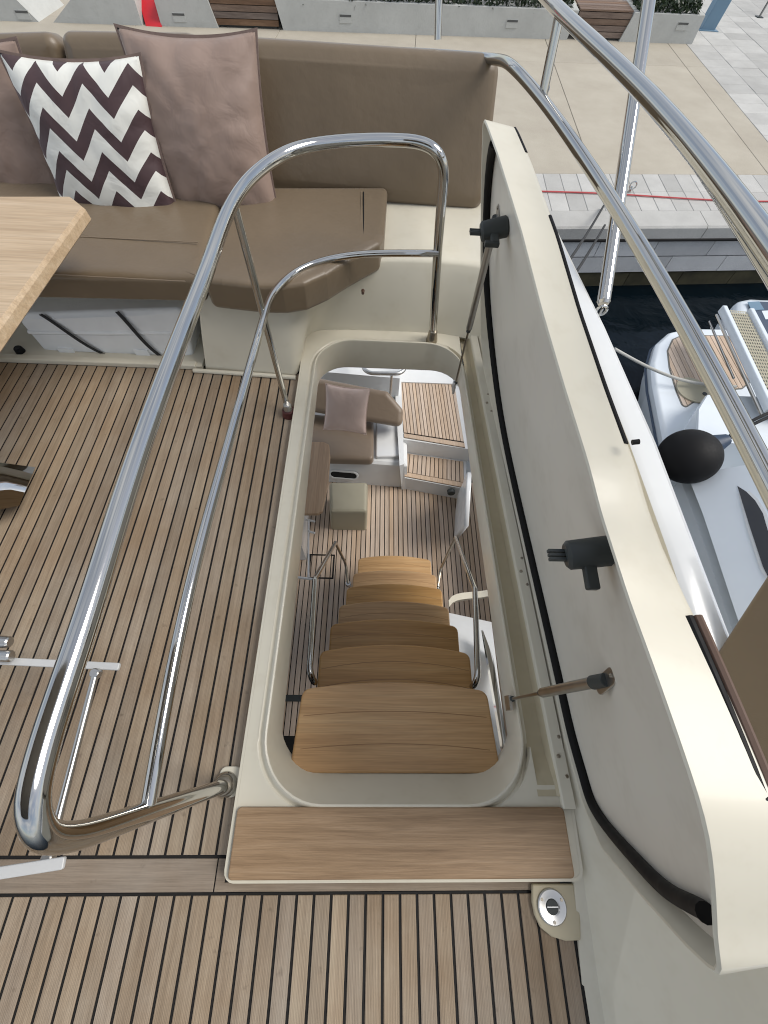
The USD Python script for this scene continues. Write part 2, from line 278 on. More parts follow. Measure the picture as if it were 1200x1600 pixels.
fabric('pink_fabric', {'n': ('noise_texture', {'scale': 6.0, 'detail': 3.0}), 'rp': ('rgb_ramp', {'ramp': [(0.3, (0.60, 0.45, 0.38)), (0.7, (0.66, 0.51, 0.44))]})}, [('gg.position', 'n.vector'), ('n.fac', 'rp.fac')], 'rp.color')
fabric('mauve_edge', {'cc': ('color', {'value': (0.165, 0.115, 0.095)})}, [], 'cc.color')
# the printed zigzag: stripes of v + |zigzag(u)|
CH_PU, CH_PV, CH_A = 0.19, 0.138, 0.105
fabric('chevron_fabric', {'tc': ('texture_coordinate', {}), 'sx': ('separate_xyz', {}), 'off': ('math', {'math_type': 'add', 'value2': 10.02}), 'pp': ('math', {'math_type': 'pingpong', 'value2': CH_PU / 2}), 'sc': ('math', {'math_type': 'multiply', 'value2': CH_A / (CH_PU / 2)}),
    'ad': ('math', {'math_type': 'add'}), 'o2': ('math', {'math_type': 'add', 'value2': 10.0}), 'md': ('math', {'math_type': 'modulo', 'value2': CH_PV}), 'lt': ('math', {'math_type': 'less_than', 'value2': CH_PV * 0.47}),
    'mx': ('mix', {'color1': (0.66, 0.655, 0.60), 'color2': (0.060, 0.034, 0.036)})},
    [('tc.object', 'sx.vector'), ('sx.x', 'off.value1'), ('off.value', 'pp.value1'), ('pp.value', 'sc.value1'), ('sc.value', 'ad.value1'), ('sx.y', 'ad.value2'), ('ad.value', 'o2.value1'), ('o2.value', 'md.value1'), ('md.value', 'lt.value1'), ('lt.value', 'mx.fac')], 'mx.color', 0.1)
def stone(name, a, b, scale=2.0, rough=0.85, rnd=0.16):
    mat(name, {'g': ('geometry', {}), 'oi': ('object_info', {}), 'n1': ('noise_texture', {'scale': scale, 'detail': 7.0, 'roughness': 0.65}), 'n2': ('noise_texture', {'scale': 70.0, 'detail': 3.0}),
        'rp': ('rgb_ramp', {'ramp': [(0.3, a), (0.7, b)]}), 'r2': ('rgb_ramp', {'ramp': [(0.3, (0.86,) * 3), (0.7, (1.06,) * 3)]}), 'mu': ('mix', {'mix_type': 'multiply', 'fac': 1.0}), 'rv': ('map_range', {'from_min': 0, 'from_max': 1, 'to_min': 1 - rnd, 'to_max': 1 + rnd}), 'hs': ('hsv', {}),
        'b': ('bump', {'strength': 0.25, 'distance': 0.01}), 'p': ('principled_bsdf', {'roughness': rough, 'specular_ior_level': 0.3})},
        [('g.position', 'n1.vector'), ('g.position', 'n2.vector'), ('n1.fac', 'rp.fac'), ('n2.fac', 'r2.fac'), ('rp.color', 'mu.color1'), ('r2.color', 'mu.color2'), ('oi.random', 'rv.value'), ('rv.result', 'hs.value'), ('mu.color', 'hs.color'), ('hs.color', 'p.base_color'), ('n2.fac', 'b.height'), ('b.normal', 'p.normal')])
stone('slab_stone', (0.36, 0.32, 0.255), (0.43, 0.39, 0.315), 0.9, rnd=0.05)
stone('paver_stone', (0.38, 0.37, 0.345), (0.46, 0.45, 0.42), 2.0, rnd=0.13)
stone('wall_stone', (0.46, 0.46, 0.455), (0.57, 0.57, 0.56), 1.6, rnd=0.10)
stone('weed_stone', (0.030, 0.028, 0.016), (0.075, 0.065, 0.035), 3.0, rnd=0.1)
stone('joint', (0.13, 0.125, 0.11), (0.17, 0.165, 0.15), 2.0, rnd=0.0)
mat('water', {'g': ('geometry', {}), 'n1': ('noise_texture', {'scale': 1.6, 'detail': 4.0, 'distortion': 0.5}), 'b': ('bump', {'strength': 0.35, 'distance': 0.12}), 'p': ('principled_bsdf', {'base_color': (0.0015, 0.004, 0.006), 'roughness': 0.10, 'specular_ior_level': 0.10})},
    [('g.position', 'n1.vector'), ('n1.fac', 'b.height'), ('b.normal', 'p.normal')])
mat('leaves', {'oi': ('geometry', {}), 'rp': ('rgb_ramp', {'ramp': [(0, (0.018, 0.032, 0.012)), (0.5, (0.05, 0.075, 0.03)), (1, (0.12, 0.14, 0.07))]}), 'p': ('principled_bsdf', {'roughness': 0.5})}, [('oi.random_per_island', 'rp.fac'), ('rp.color', 'p.base_color')])
mat('smoke_glass', {'t': ('transparent_bsdf', {'color': (0.30, 0.31, 0.31)}), 'gl': ('glossy_bsdf', {'roughness': 0.03}), 'f': ('fresnel', {'IOR': 1.5}), 'm': ('mix_closure', {})}, [('f.fac', 'm.fac'), ('t.BSDF', 'm.closure1'), ('gl.BSDF', 'm.closure2')], 'm.closure')

# ================================================================== far ground, water, quay
solo('water', skewed(quad((-400, -400, -3.3), (400, -400, -3.3), (400, 7.42, -3.3), (-400, 7.42, -3.3))), 'water', 'dark still harbour water between the quay and the boats', 'water', kind='structure', smooth=False)
QZ = -2.2
quay = thing('quay', 'pale stone quay with coping, slabs and pavers beyond the stern', 'quay', kind='structure'); SKEW.add(quay)
part(quay, 'ground_sheet', quad((-300, 7.40, QZ - 0.02), (300, 7.40, QZ - 0.02), (300, 400, QZ - 0.02), (-300, 400, QZ - 0.02)), 'joint', False)
part(quay, 'backing_wall', quad((-300, 7.44, -6), (300, 7.44, -6), (300, 7.44, QZ - 0.02), (-300, 7.44, QZ - 0.02)), 'concrete_dark', False)
EDGE = 7.36
def qblock(m, x0, y0, x1, y1, t=0.05, lift=0.0):
    part(quay, {'slab_stone': 'slab', 'paver_stone': 'paver'}.get(m, 'stone'), plank(x0, y0, x1, y1, QZ + lift, t, 0.006), m, False)
g = 0.006
for k, x in enumerate(np.arange(-8.0, 20.0, 1.55)):                       # coping stones with a rounded front edge
    P = [(EDGE, QZ - 0.20), (EDGE, QZ - 0.03), (EDGE + 0.03, QZ), (7.88, QZ), (7.88, QZ - 0.20)]
    r0 = np.array([(x + g, a, b) for a, b in P]); r1 = r0 + (1.55 - 2 * g, 0, 0)
    part(quay, 'coping_stone', loft([r0, r1]), 'paver_stone', 20)
for row, (z0, z1, y, m) in enumerate([(-2.72, -2.44, 7.38, 'wall_stone'), (-3.02, -2.73, 7.38, 'wall_stone'), (-3.4, -3.03, 7.40, 'weed_stone')]):
    for x in np.arange(-8.0 + 0.45 * row, 20.0, 1.1): part(quay, 'wall_block', bx(x + g, y, z0 + g, x + 1.1 - g, y + 0.05, z1 - g), m, False)
part(quay, 'rubber_fender_strip', cyl((-8, 7.355, -2.42), (20, 7.355, -2.42), 0.024, n=8), 'black_rubber')
for x in np.arange(-1.2, 12.2, 0.335):
    j = rng.uniform(-0.02, 0.02)
    for y0, y1 in ((7.885, 8.55 + j), (8.556 + j, 9.24)): qblock('paver_stone', x + g / 2, y0, x + 0.335 - g / 2, y1, lift=rng.uniform(-0.002, 0.002))
for x in np.arange(-10.63, 8.4, 3.7):
    for y0, y1 in ((9.245, 15.24), (15.25, 17.6)):
        x1 = min(x + 3.7, 8.45)
        if x1 - x > 0.2: qblock('slab_stone', x + g, y0, x1 - g, y1)
for x in np.arange(-9.85, 9.0, 3.7):
    if x < 8.3: qblock('slab_stone', x + g, 17.61, min(x + 3.7, 8.45) - g, 22)
for i, x in enumerate(np.arange(8.46, 15.0, 0.78)):
    for j, y in enumerate(np.arange(9.245, 22.5, 0.60)): qblock('paver_stone', x + g / 2, y, x + 0.78 - g / 2, y + 0.60 - g, lift=rng.uniform(-0.003, 0.003))
# water hose and mooring hardware on the quay
solo('red_hose', tube(spline([at(px, py, z=QZ + 0.02) for px, py in [(780, 296), (850, 299), (940, 302), (1040, 308), (1130, 313), (1230, 314)]], 0.1), 0.013, 8), 'hose', 'thin red water hose lying along the quay pavers', 'hose')
b = at(983, 300, z=QZ); ring = thing('mooring_ring', 'small steel mooring ring and pin set in the quay pavers', 'mooring ring')
part(ring, 'pin', cyl(b, b + (0, 0, 0.09), 0.03, 0.02, 12), 'steel'); t = np.linspace(0, 2 * np.pi, 24); part(ring, 'ring', tube(np.stack([b[0] + 0.06 * np.cos(t), b[1] - 0.03 + 0 * t, b[2] + 0.12 + 0.06 * np.sin(t)], 1), 0.012, 8), 'steel')
for k, (p, q, lab) in enumerate([((943, 322), (880, 420), 'black mooring line from the quay edge, the left one of two'), ((945, 352), (890, 440), 'black mooring line from the quay coping, the right one of two')]):
    A, B = at(*p, z=QZ + 0.05), at(*q, d=4.6); mid = (A + B) / 2 - (0, 0, 0.08)
    solo('mooring_line', tube(spline([A, mid, B], 0.1), 0.018, 8), 'strap', lab, 'mooring line')
# planters, benches, hedges
def planter(x0, x1, y0, h, label, lights=(), depth=1.5, slope0=0.0, slope1=0.0):
    t = thing('concrete_planter', label, 'planter', 'concrete planters on the quay'); SKEW.add(t)
    z0, z1 = QZ, QZ + h
    bot = np.array([(x0, y0, z0), (x1, y0, z0), (x1, y0 + depth, z0), (x0, y0 + depth, z0)]); top = bot + (0, 0, h); top[[0, 3], 0] += slope0; top[[1, 2], 0] += slope1
    Q = top[:, :2]; rim = W(inset(Q, 0.14), z1); soil = W(inset(Q, 0.14), z1 - 0.08)
    part(t, 'wall', loft([bot, top - (0, 0, 0.012), W(inset(Q, 0.012), z1), rim, soil]), 'concrete', 20)
    for lx in lights:
        p = at_pl(*lx); r = thing_part = part(t, 'recessed_light', bx(p[0] - 0.16, y0 - 0.012, p[2] - 0.08, p[0] + 0.16, y0 + 0.02, p[2] + 0.08), 'concrete')
        part(t, 'light_slot', bx(p[0] - 0.15, y0 - 0.016, p[2] + 0.03, p[0] + 0.15, y0 - 0.013, p[2] + 0.07), 'concrete_dark', False)
    return t
def hedge(x0, x1, y0, y1, z, label, n):
    V, Fc = [], []
    for _ in range(n):
        c = np.array([rng.uniform(x0, x1), rng.uniform(y0, y1), 0]); hh = 0.30 + 0.16 * meshkit.noise(np.array([c[0] * 2.3, c[1] * 2.3, 3.0])); c[2] = z + hh * rng.random() ** 0.5
        if rng.random() < 0.2: c[1] = y0 - rng.uniform(0, 0.10)
        a = nrm(nr.normal(size=3)); b_ = nrm(np.cross(a, nr.normal(size=3))); s = rng.uniform(0.04, 0.09); k = len(V)
        V += [c - a * s, c + b_ * s * 0.45, c + a * s, c - b_ * s * 0.45]; Fc += [(k, k + 1, k + 2), (k, k + 2, k + 3)]
    return solo('hedge', skewed(trimesh.Trimesh(np.array(V), Fc, process=False)), 'leaves', label, 'hedge', 'low hedges in the planters', smooth=False)
PY = 17.08
def at_pl(px, py):
    x = 0.0
    for _ in range(8): p = at(px, py, y=PY + 0.1 * (x - 0.06 * (PY - 9))); x = p[0]
    return np.array([p[0] - 0.06 * (PY - 9), PY, p[2]])
def px_x(px, py): return at_pl(px, py)[0]
PH = 0.56
xs = dict(a0=-16.0, a1=px_x(62, 37), b0=px_x(84, 37), b1=px_x(222, 39), c0=px_x(252, 40), c1=px_x(341, 43), d0=px_x(443, 48), d1=px_x(886, 60), e0=px_x(968, 63), e1=px_x(1083, 65))
planter(xs['a0'], xs['a1'], PY, PH, 'concrete planter at the far left, partly behind the sofa back', [(36, 23)], slope1=-0.45)
planter(xs['b0'], xs['b1'], PY, PH, 'bare concrete block left of the red post', (), slope0=0.9)
planter(xs['c0'], xs['c1'], PY, PH, 'short concrete planter right of the red post, one recessed light', [(280, 27)], slope1=-0.15)
planter(xs['d0'], xs['d1'], PY, PH, 'longest concrete planter, behind the middle of the sofa back', [(540, 29), (800, 37)], slope0=-0.15, slope1=0.12)
planter(xs['e0'], xs['e1'], PY, PH, 'concrete planter at the right end beside the blue post', [(1066, 41)], slope0=0.16)
hedge(xs['d0'] + 0.2, xs['d1'] - 0.1, PY + 0.12, PY + 1.25, QZ + PH - 0.12, 'long low green hedge in the longest planter', 5200)
hedge(xs['e0'] + 0.25, xs['e1'] - 0.2, PY + 0.12, PY + 1.25, QZ + PH - 0.12, 'short green hedge in the right-hand planter by the blue post', 1700)
hedge(xs['c0'] + 0.15, xs['c1'] - 0.4, PY + 0.12, PY + 1.25, QZ + PH - 0.12, 'sparse green hedge right of the red post', 900)
def bench(x0, x1, label):
    t = thing('slatted_bench', label, 'bench', 'wooden benches between the planters'); SKEW.add(t)
    for k in range(4): z = QZ + 0.05 + k * 0.122; part(t, 'slat', bx(x0 + 0.02, PY + 0.05, z, x1 - 0.02, PY + 0.10, z + 0.108), 'bench_wood', False)
    for k in range(5): y = PY + 0.05 + k * 0.2; part(t, 'seat_slat', bx(x0 + 0.02, y, QZ + 0.54, x1 - 0.02, y + 0.185, QZ + 0.575), 'bench_wood', False)
    part(t, 'frame', bx(x0 + 0.1, PY + 0.14, QZ, x1 - 0.1, PY + 1.0, QZ + 0.535), 'concrete_dark', False)
bench(xs['c1'] - 0.12, xs['d0'] - 0.1, 'slatted wooden bench in the left gap between the planters')
bench(xs['d1'] + 0.14, xs['e0'] + 0.14, 'slatted wooden bench seen between the steel rails')
b0, b1 = at(238, 38, z=QZ + .3), at(218, -40, y=PY + 1.2)
t = thing('red_post', 'bright red painted steel post behind the sofa back', 'post'); part(t, 'post', loft([np.array([b0 + d for d in ((-.2, 0, -1.2), (.2, 0, -1.2), (.2, .3, -1.2), (-.2, .3, -1.2))]), np.array([b1 + d for d in ((-.2, 0, 1), (.2, 0, 1), (.2, .3, 1), (-.2, .3, 1))])]), 'red_paint', False)
part(t, 'base_plate', bx(b0[0] - 0.35, b0[1] - 0.1, QZ, b0[0] + 0.35, b0[1] + 0.45, QZ + 0.02), 'red_paint', False)
b0 = at(1104, 46, z=QZ); t = thing('blue_post', 'grey-blue steel post at the right end of the planters', 'post')
part(t, 'post', loft([rp_ + (b0[0], b0[1], z) for z, rp_ in ((QZ, W(rrect(-.22, -.1, .22, .2, .03))), (0.5, W(rrect(-.22, -.1, .22, .2, .03)) + (0.35, 0.4, 0)))]) if False else loft([W(rrect(b0[0] - .22, b0[1] - .1, b0[0] + .22, b0[1] + .2, .03), QZ), W(rrect(b0[0] + .4, b0[1] + .3, b0[0] + .84, b0[1] + .6, .03), 1.2)]), 'blue_paint')
part(t, 'base_plate', bx(b0[0] - 0.3, b0[1] - 0.2, QZ, b0[0] + 0.3, b0[1] + 0.3, QZ + 0.015), 'blue_paint', False)
t = thing('bicycle_stand', 'thin dark tubular stand on the paving at the upper right edge', 'stand'); p = at(1186, 27, z=QZ)
part(t, 'leg', tube([p, p + (0.6, 0.9, 0.9)], 0.03, 8), 'black_plastic'); part(t, 'foot', bx(p[0] - .1, p[1] - .1, QZ, p[0] + .1, p[1] + .1, QZ + .02), 'black_plastic', False)

# ================================================================== the neighbouring boat
NZ = -2.5
def poly_at(L, z): return np.array([at(px, py, z=z)[:2] for px, py in L])
nb = thing('neighbouring_motorboat', 'white motorboat moored alongside with a rounded teak stern platform', 'motorboat')
plat = poly_at([(1062, 775), (1046, 720), (1034, 660), (1022, 600), (1019, 565), (1027, 535), (1047, 517), (1075, 511), (1130, 512), (1230, 520), (1330, 640), (1330, 790)], NZ)
P = rpoly(plat, 0.08)
part(nb, 'stern_platform', loft([W(inset(P, 0.22), NZ - 0.75), W(inset(P, 0.05), NZ - 0.35), W(P, NZ - 0.12), W(P, NZ - 0.05), W(inset(P, 0.03), NZ - 0.012), W(inset(P, 0.06), NZ)]), 'white_boat')
Pr = inset(P, -0.006); part(nb, 'rubbing_strake', loft([W(Pr, NZ - 0.17), W(inset(P, -0.03), NZ - 0.15), W(Pr, NZ - 0.13)], False, False), 'navy')
teak = Polygon(rpoly(poly_at([(1068, 640), (1056, 612), (1045, 575), (1042, 548), (1050, 530), (1066, 523), (1130, 524), (1200, 530), (1220, 560), (1160, 608), (1110, 612)], NZ + .004), 0.05))
part(nb, 'teak_caulking', slab(np.array(teak.exterior.coords)[:-1], NZ + 0.001, NZ + 0.004), 'joint', False)
xa, ya, xb, yb = teak.bounds
for x in np.arange(xa + .01, xb, 0.072):                                     # laid fore and aft
    c = teak.buffer(-0.02).intersection(sbox(x, ya, x + 0.062, yb))
    for gpoly in getattr(c, 'geoms', [c]):
        if gpoly.geom_type == 'Polygon' and gpoly.area > 0.01: part(nb, 'teak_plank', slab(np.array(gpoly.exterior.coords)[:-1], NZ + 0.004, NZ + 0.009), 'cockpit_teak', False)
hp = at(1082, 611, z=NZ); t_ = part(nb, 'stern_hatch', trimesh.creation.cylinder(0.23, 0.02, sections=32, transform=trimesh.transformations.translation_matrix((hp[0], hp[1], NZ + 0.02))), 'ottoman')
part(t_, 'latch', trimesh.creation.cylinder(0.03, 0.01, sections=12, transform=trimesh.transformations.translation_matrix((hp[0] + .12, hp[1] - 0.08, NZ + 0.036))), 'black_plastic')
def plane_poly(L, fn): return np.array([fn(*p) for p in L])
# transom box, then the hull side rising to the right
tb0 = poly_at([(1066, 682), (1104, 618), (1240, 640), (1260, 760), (1120, 745), (1075, 768)], NZ); tb1 = poly_at([(1088, 700), (1090, 640), (1104, 617), (1240, 622), (1270, 720), (1125, 690)], NZ + 0.35)
part(nb, 'transom_box', loft([W(np.array([tb0[0], tb0[1] + (0, -.02), tb0[2], tb0[3], tb0[4], tb0[5]]), NZ - 0.2), W(np.array([tb1[1], tb1[2], tb1[3], tb1[4], tb1[5], tb1[0]]), NZ + 0.33), W(np.array([tb1[1], tb1[2], tb1[3], tb1[4], tb1[5], tb1[0]]) * 0.98 + 0.02 * tb1.mean(0), NZ + 0.36)]), 'white_boat', 20)
lowL = [(1060, 742), (1072, 772), (1085, 805), (1104, 862), (1128, 935), (1150, 1000), (1180, 1090), (1240, 1260)]
low = np.array([at(*p, z=-2.35) for p in lowL]); low2 = low + (0.10, 0.0, 0.02)
mid = np.array([at(px + 14, py, z=-2.20) for px, py in lowL]); up = mid + np.array([0.75, 0.05, 0.75]); up2 = up + (0.5, 0, 0.12); far_ = up2 + (2.6, 0, 0.1)
up[0] += (0.2, -0.25, -0.25); 
rows = [low - (0, 0, 1.2), low, low2, mid, up, up2, far_]
V = np.vstack(rows); n = len(low); Fs = []
for k in range(len(rows) - 1):
    for i in range(n - 1): a, b, c, d = k * n + i, k * n + i + 1, (k + 1) * n + i + 1, (k + 1) * n + i; Fs += [(a, c, b), (a, d, c)]
endcap = [r[0] for r in rows] + [far_[0] - (0, 0, 2.5)]; base = len(V); V = np.vstack([V, endcap]); Fs += [(base, base + i, base + i + 1) for i in range(1, len(endcap) - 1)]
part(nb, 'hull_side', trimesh.Trimesh(V, Fs, process=False), 'white_boat', 30)
nrmw = nrm(np.cross(mid[4] - mid[3], up[3] - mid[3])); nrmw = nrmw if nrmw @ (C - mid[3]) > 0 else -nrmw
def on_side(px, py, off=0.012): r = ray(px, py); t_ = ((mid[3] + nrmw * off - C) @ nrmw) / (r @ nrmw); return C + t_ * r
Wp = np.array([on_side(*p) for p in [(1152, 759), (1166, 768), (1180, 782), (1192, 802), (1206, 850), (1214, 930), (1192, 885), (1170, 818)]])
part(nb, 'side_window', loft([Wp - nrmw * 0.02, Wp]), 'black_glass', False)
Wq = np.array([on_side(*p, off=0.006) for p in [(1149, 752), (1168, 764), (1184, 779), (1197, 800), (1212, 850), (1222, 945), (1188, 890), (1166, 822)]])
part(nb, 'window_frame', loft([Wq - nrmw * 0.02, Wq]), 'white_gelcoat', False)
fc = at(1086, 705, z=-1.95) + (0, 0, -0.1)
fd = thing('round_fender', 'big black round fender with a blue neck hanging beside the white motorboat', 'fender')
sp = trimesh.creation.icosphere(4, 0.32); sp.vertices *= (1.0, 0.96, 0.92); sp.apply_translation(fc); part(fd, 'ball', sp, 'black_rubber', True)
nk = at(1120, 694, z=-1.92); part(fd, 'neck', cyl(nk - (0.04, 0, 0.03), nk + (0.10, 0.03, 0.07), 0.12, 0.06, 20, 0.015), 'navy')
part(fd, 'lanyard', tube(spline([nk + (0.1, 0.03, 0.07), nk + (0.3, 0.12, 0.22), nk + (0.65, 0.25, 0.3)], 0.04), 0.018, 8), 'strap'); part(fd, 'lanyard', tube(spline([nk + (0.1, 0.05, 0.04), nk + (0.3, 0.17, 0.19), nk + (0.65, 0.31, 0.27)], 0.04), 0.018, 8), 'strap')
solo('mooring_rope', tube(spline([at(960, 545, z=-2.1), at(1000, 567, z=-2.25), at(1060, 592, z=-2.36), at(1118, 602, z=-2.44), at(1150, 604, z=-2.46)], 0.05), 0.02, 10), 'rope', 'pale rope made fast across the teak stern platform of the neighbouring boat', 'rope')
# the gangway and the tender beyond
gw = thing('gangway', 'perforated grey gangway with white side rails at the right edge', 'gangway')
ga, gb2, gc2, gd = (at(p[0], p[1], z=-1.95) for p in [(1129, 484), (1168, 482), (1262, 640), (1202, 640)])
fr = Frame(ga, gd - ga, gb2 - ga)
if fr.n[2] < 0: fr = Frame(gb2, gd - ga, ga - gb2)
L_, Wd = np.linalg.norm(gd - ga), np.linalg.norm(gb2 - ga)
tv, tf = [], []
na, nbb = int(L_ / .062), 9; ca, cb = L_ / na, (Wd - .10) / nbb
for i in range(na):
    for j in range(nbb):
        u, v = i * ca, .05 + j * cb; k = len(tv); oc = [(0, 0), (ca, 0), (ca, cb), (0, cb)]; ic = [(ca * .22, cb * .28), (ca * .78, cb * .28), (ca * .78, cb * .72), (ca * .22, cb * .72)]
        tv += [(u + a_, v + b_) for a_, b_ in oc + ic]
        for e in range(4): e2 = (e + 1) % 4; tf += [(k + e, k + e2, k + 4 + e2), (k + e, k + 4 + e2, k + 4 + e)]
tr = trimesh.Trimesh(fr(np.array(tv), .006), tf, process=False)
part(gw, 'perforated_tread', tr, 'ottoman', False); part(gw, 'under_tray', loft([fr([(0, .05), (L_, .05), (L_, Wd - .05), (0, Wd - .05)], -.06), fr([(0, .05), (L_, .05), (L_, Wd - .05), (0, Wd - .05)], -.03)]), 'black_plastic', False)
for v in (-0.02, Wd - 0.03): part(gw, 'side_rail', pad([(-.03, v), (L_, v), (L_, v + .06), (-.03, v + .06)], 0.11, 0.012, fr, -0.06), 'white_boat')
part(gw, 'edge_tube', tube([ga + (-.07, -.05, -.05), gd + (-.07, -.05, -.05)], 0.02, 10), 'steel'); part(gw, 'edge_tube', tube([ga + (-.14, -.10, -.12), gd * .6 + ga * .4 + (-.14, -.10, -.12)], 0.015, 10), 'steel')
td = thing('tender', 'navy blue tender with pale trim lying beyond the gangway', 'tender'); Q = rpoly(poly_at([(1150, 500), (1154, 466), (1170, 463), (1330, 470), (1330, 600), (1225, 600)], -2.4), 0.15)
part(td, 'hull', pad(Q, 0.6, 0.12, W, -3.0), 'white_boat'); Q2 = inset(Q, 0.16); part(td, 'deck_mat', pad(Q2, 0.03, 0.01, W, -2.402), 'navy')
for k in range(3): Q3 = poly_at([(1168 + 22 * k, 472 + 14 * k), (1186 + 22 * k, 471 + 14 * k), (1194 + 22 * k, 484 + 14 * k), (1174 + 22 * k, 485 + 14 * k)], -2.37); part(td, 'deck_marking', loft([W(ccw(Q3), -2.372), W(ccw(Q3), -2.366)]), 'white_boat' if k == 1 else 'blue_paint', False)

# ================================================================== the cockpit below, seen through the hatch
CZ = -2.2
cd = thing('cockpit_deck', 'teak planked cockpit floor at the foot of the stairs', 'deck', kind='structure')
part(cd, 'caulk_sheet', quad((-1.3, -0.5, CZ - 0.002), (1.35, -0.5, CZ - 0.002), (1.35, 2.6, CZ - 0.002), (-1.3, 2.6, CZ - 0.002)), 'caulk', False)
for k in range(55):
    x = -1.25 + 0.047 * k; part(cd, 'plank', plank(x + 0.004, -0.4, x + 0.043, 2.45, CZ + 0.004, 0.006), 'cockpit_teak', False)
for x0 in (-1.25, 0.95):
    pass
ha, hb = at(487, 866, z=CZ), at(521, 905, z=CZ)
part(cd, 'floor_hatch_seam', slab([(ha[0] - .02, hb[1]), (hb[0], hb[1]), (hb[0], ha[1]), (ha[0] - .02, ha[1])], CZ + .0045, CZ + .0065, [[(ha[0], hb[1] + .015), (hb[0] - .015, hb[1] + .015), (hb[0] - .015, ha[1] - .015), (ha[0], ha[1] - .015)]]), 'caulk', False)
sb = thing('saloon_bulkhead', 'dark saloon front below the flybridge beside the top of the stairs', 'bulkhead', kind='structure')
part(sb, 'dark_panel', bx(-1.6, -0.46, CZ, 1.3, -0.40, -0.15), 'black_glass', False)
part(sb, 'threshold', bx(-1.25, -0.38, CZ, -0.22, at(450, 1150, z=CZ)[1], CZ + .02), 'caulk', False); ty_ = at(450, 1090, z=CZ)[1]; part(sb, 'door_track', bx(-1.25, ty_ - .03, CZ, -0.22, ty_ + .02, CZ + .012), 'black_plastic', False)  # plain black sheet and thin dark strip laid on the cockpit floor
for z in (-1.2, -0.6): part(sb, 'door_rail', bx(-1.6, -0.40, z, -0.3, -0.385, z + 0.06), 'black_plastic', False)
# port bench
bn = thing('cockpit_bench', 'brown upholstered cockpit bench with white base below the hatch', 'bench')
fl0, fl1 = at(470, 748, z=CZ), at(632, 762, z=CZ)
part(bn, 'base', loft([W(ccw([fl0[:2] + (-.6, .02), fl1[:2] + (.02, 0.0), (0.40, 3.3), (-1.2, 3.35)]), CZ), W(ccw([fl0[:2] + (-.6, .06), fl1[:2] + (.0, 0.04), (0.38, 3.3), (-1.2, 3.35)]), -1.86), W(ccw([fl0[:2] + (-.6, .09), fl1[:2] + (-.03, 0.07), (0.35, 3.28), (-1.2, 3.32)]), -1.84)]), 'white_gelcoat', 20)
def seat_pad(pts, z0, t, r, name, m, parent, bulge=0.012): return part(parent, name, pad(rpoly(pts, 0.05), t, r, W, z0, bulge=bulge), m)
s0, s1, s2 = at(440, 716, z=-1.76), at(584, 719, z=-1.76), at(584, 655, z=-1.76)
seat_pad([s0[:2] + (-.3, 0), s1[:2], s2[:2], (s0[0] - .3, 3.0)], -1.86, 0.11, 0.03, 'seat_cushion', 'leather_pale', bn)
B0, B1, B2, B3 = at(470, 640, y=2.86), at(628, 668, y=2.70), at(606, 612, y=3.0), at(470, 585, y=3.12)
fr = Frame(B0, B1 - B0, B3 - B0); uv = fr.uv(np.array([B0, B1, at(630, 640, y=2.8), B2, B3])); part(bn, 'backrest', pad(rpoly(uv, 0.06), 0.16, 0.045, fr, -0.16), 'leather_pale')
def oval(parent, c, ex, ey, a, b, name='oval_vent'):
    fr = Frame(c, ex, ey); P = rrect(-a, -b, a, b, b * 0.98, 6)
    q = part(parent, name, loft([fr(inset(P, -0.022), 0.0), fr(inset(P, -0.020), 0.008), fr(inset(P, -0.004), 0.010), fr(P, 0.002)], True, False), 'white_gelcoat')
    part(q, 'dark_opening', loft([fr(P, 0.001), fr(P, 0.0025)]), 'dark_hole', False)
fdir = nrm([fl1[0] - fl0[0], fl1[1] - fl0[1], 0])
oval(bn, at(537, 742, y=(fl0 + (fl1 - fl0) * 0.4)[1] - 0.005) - (0, .0, 0), fdir, (0, 0.08, 0.33), 0.135, 0.04)
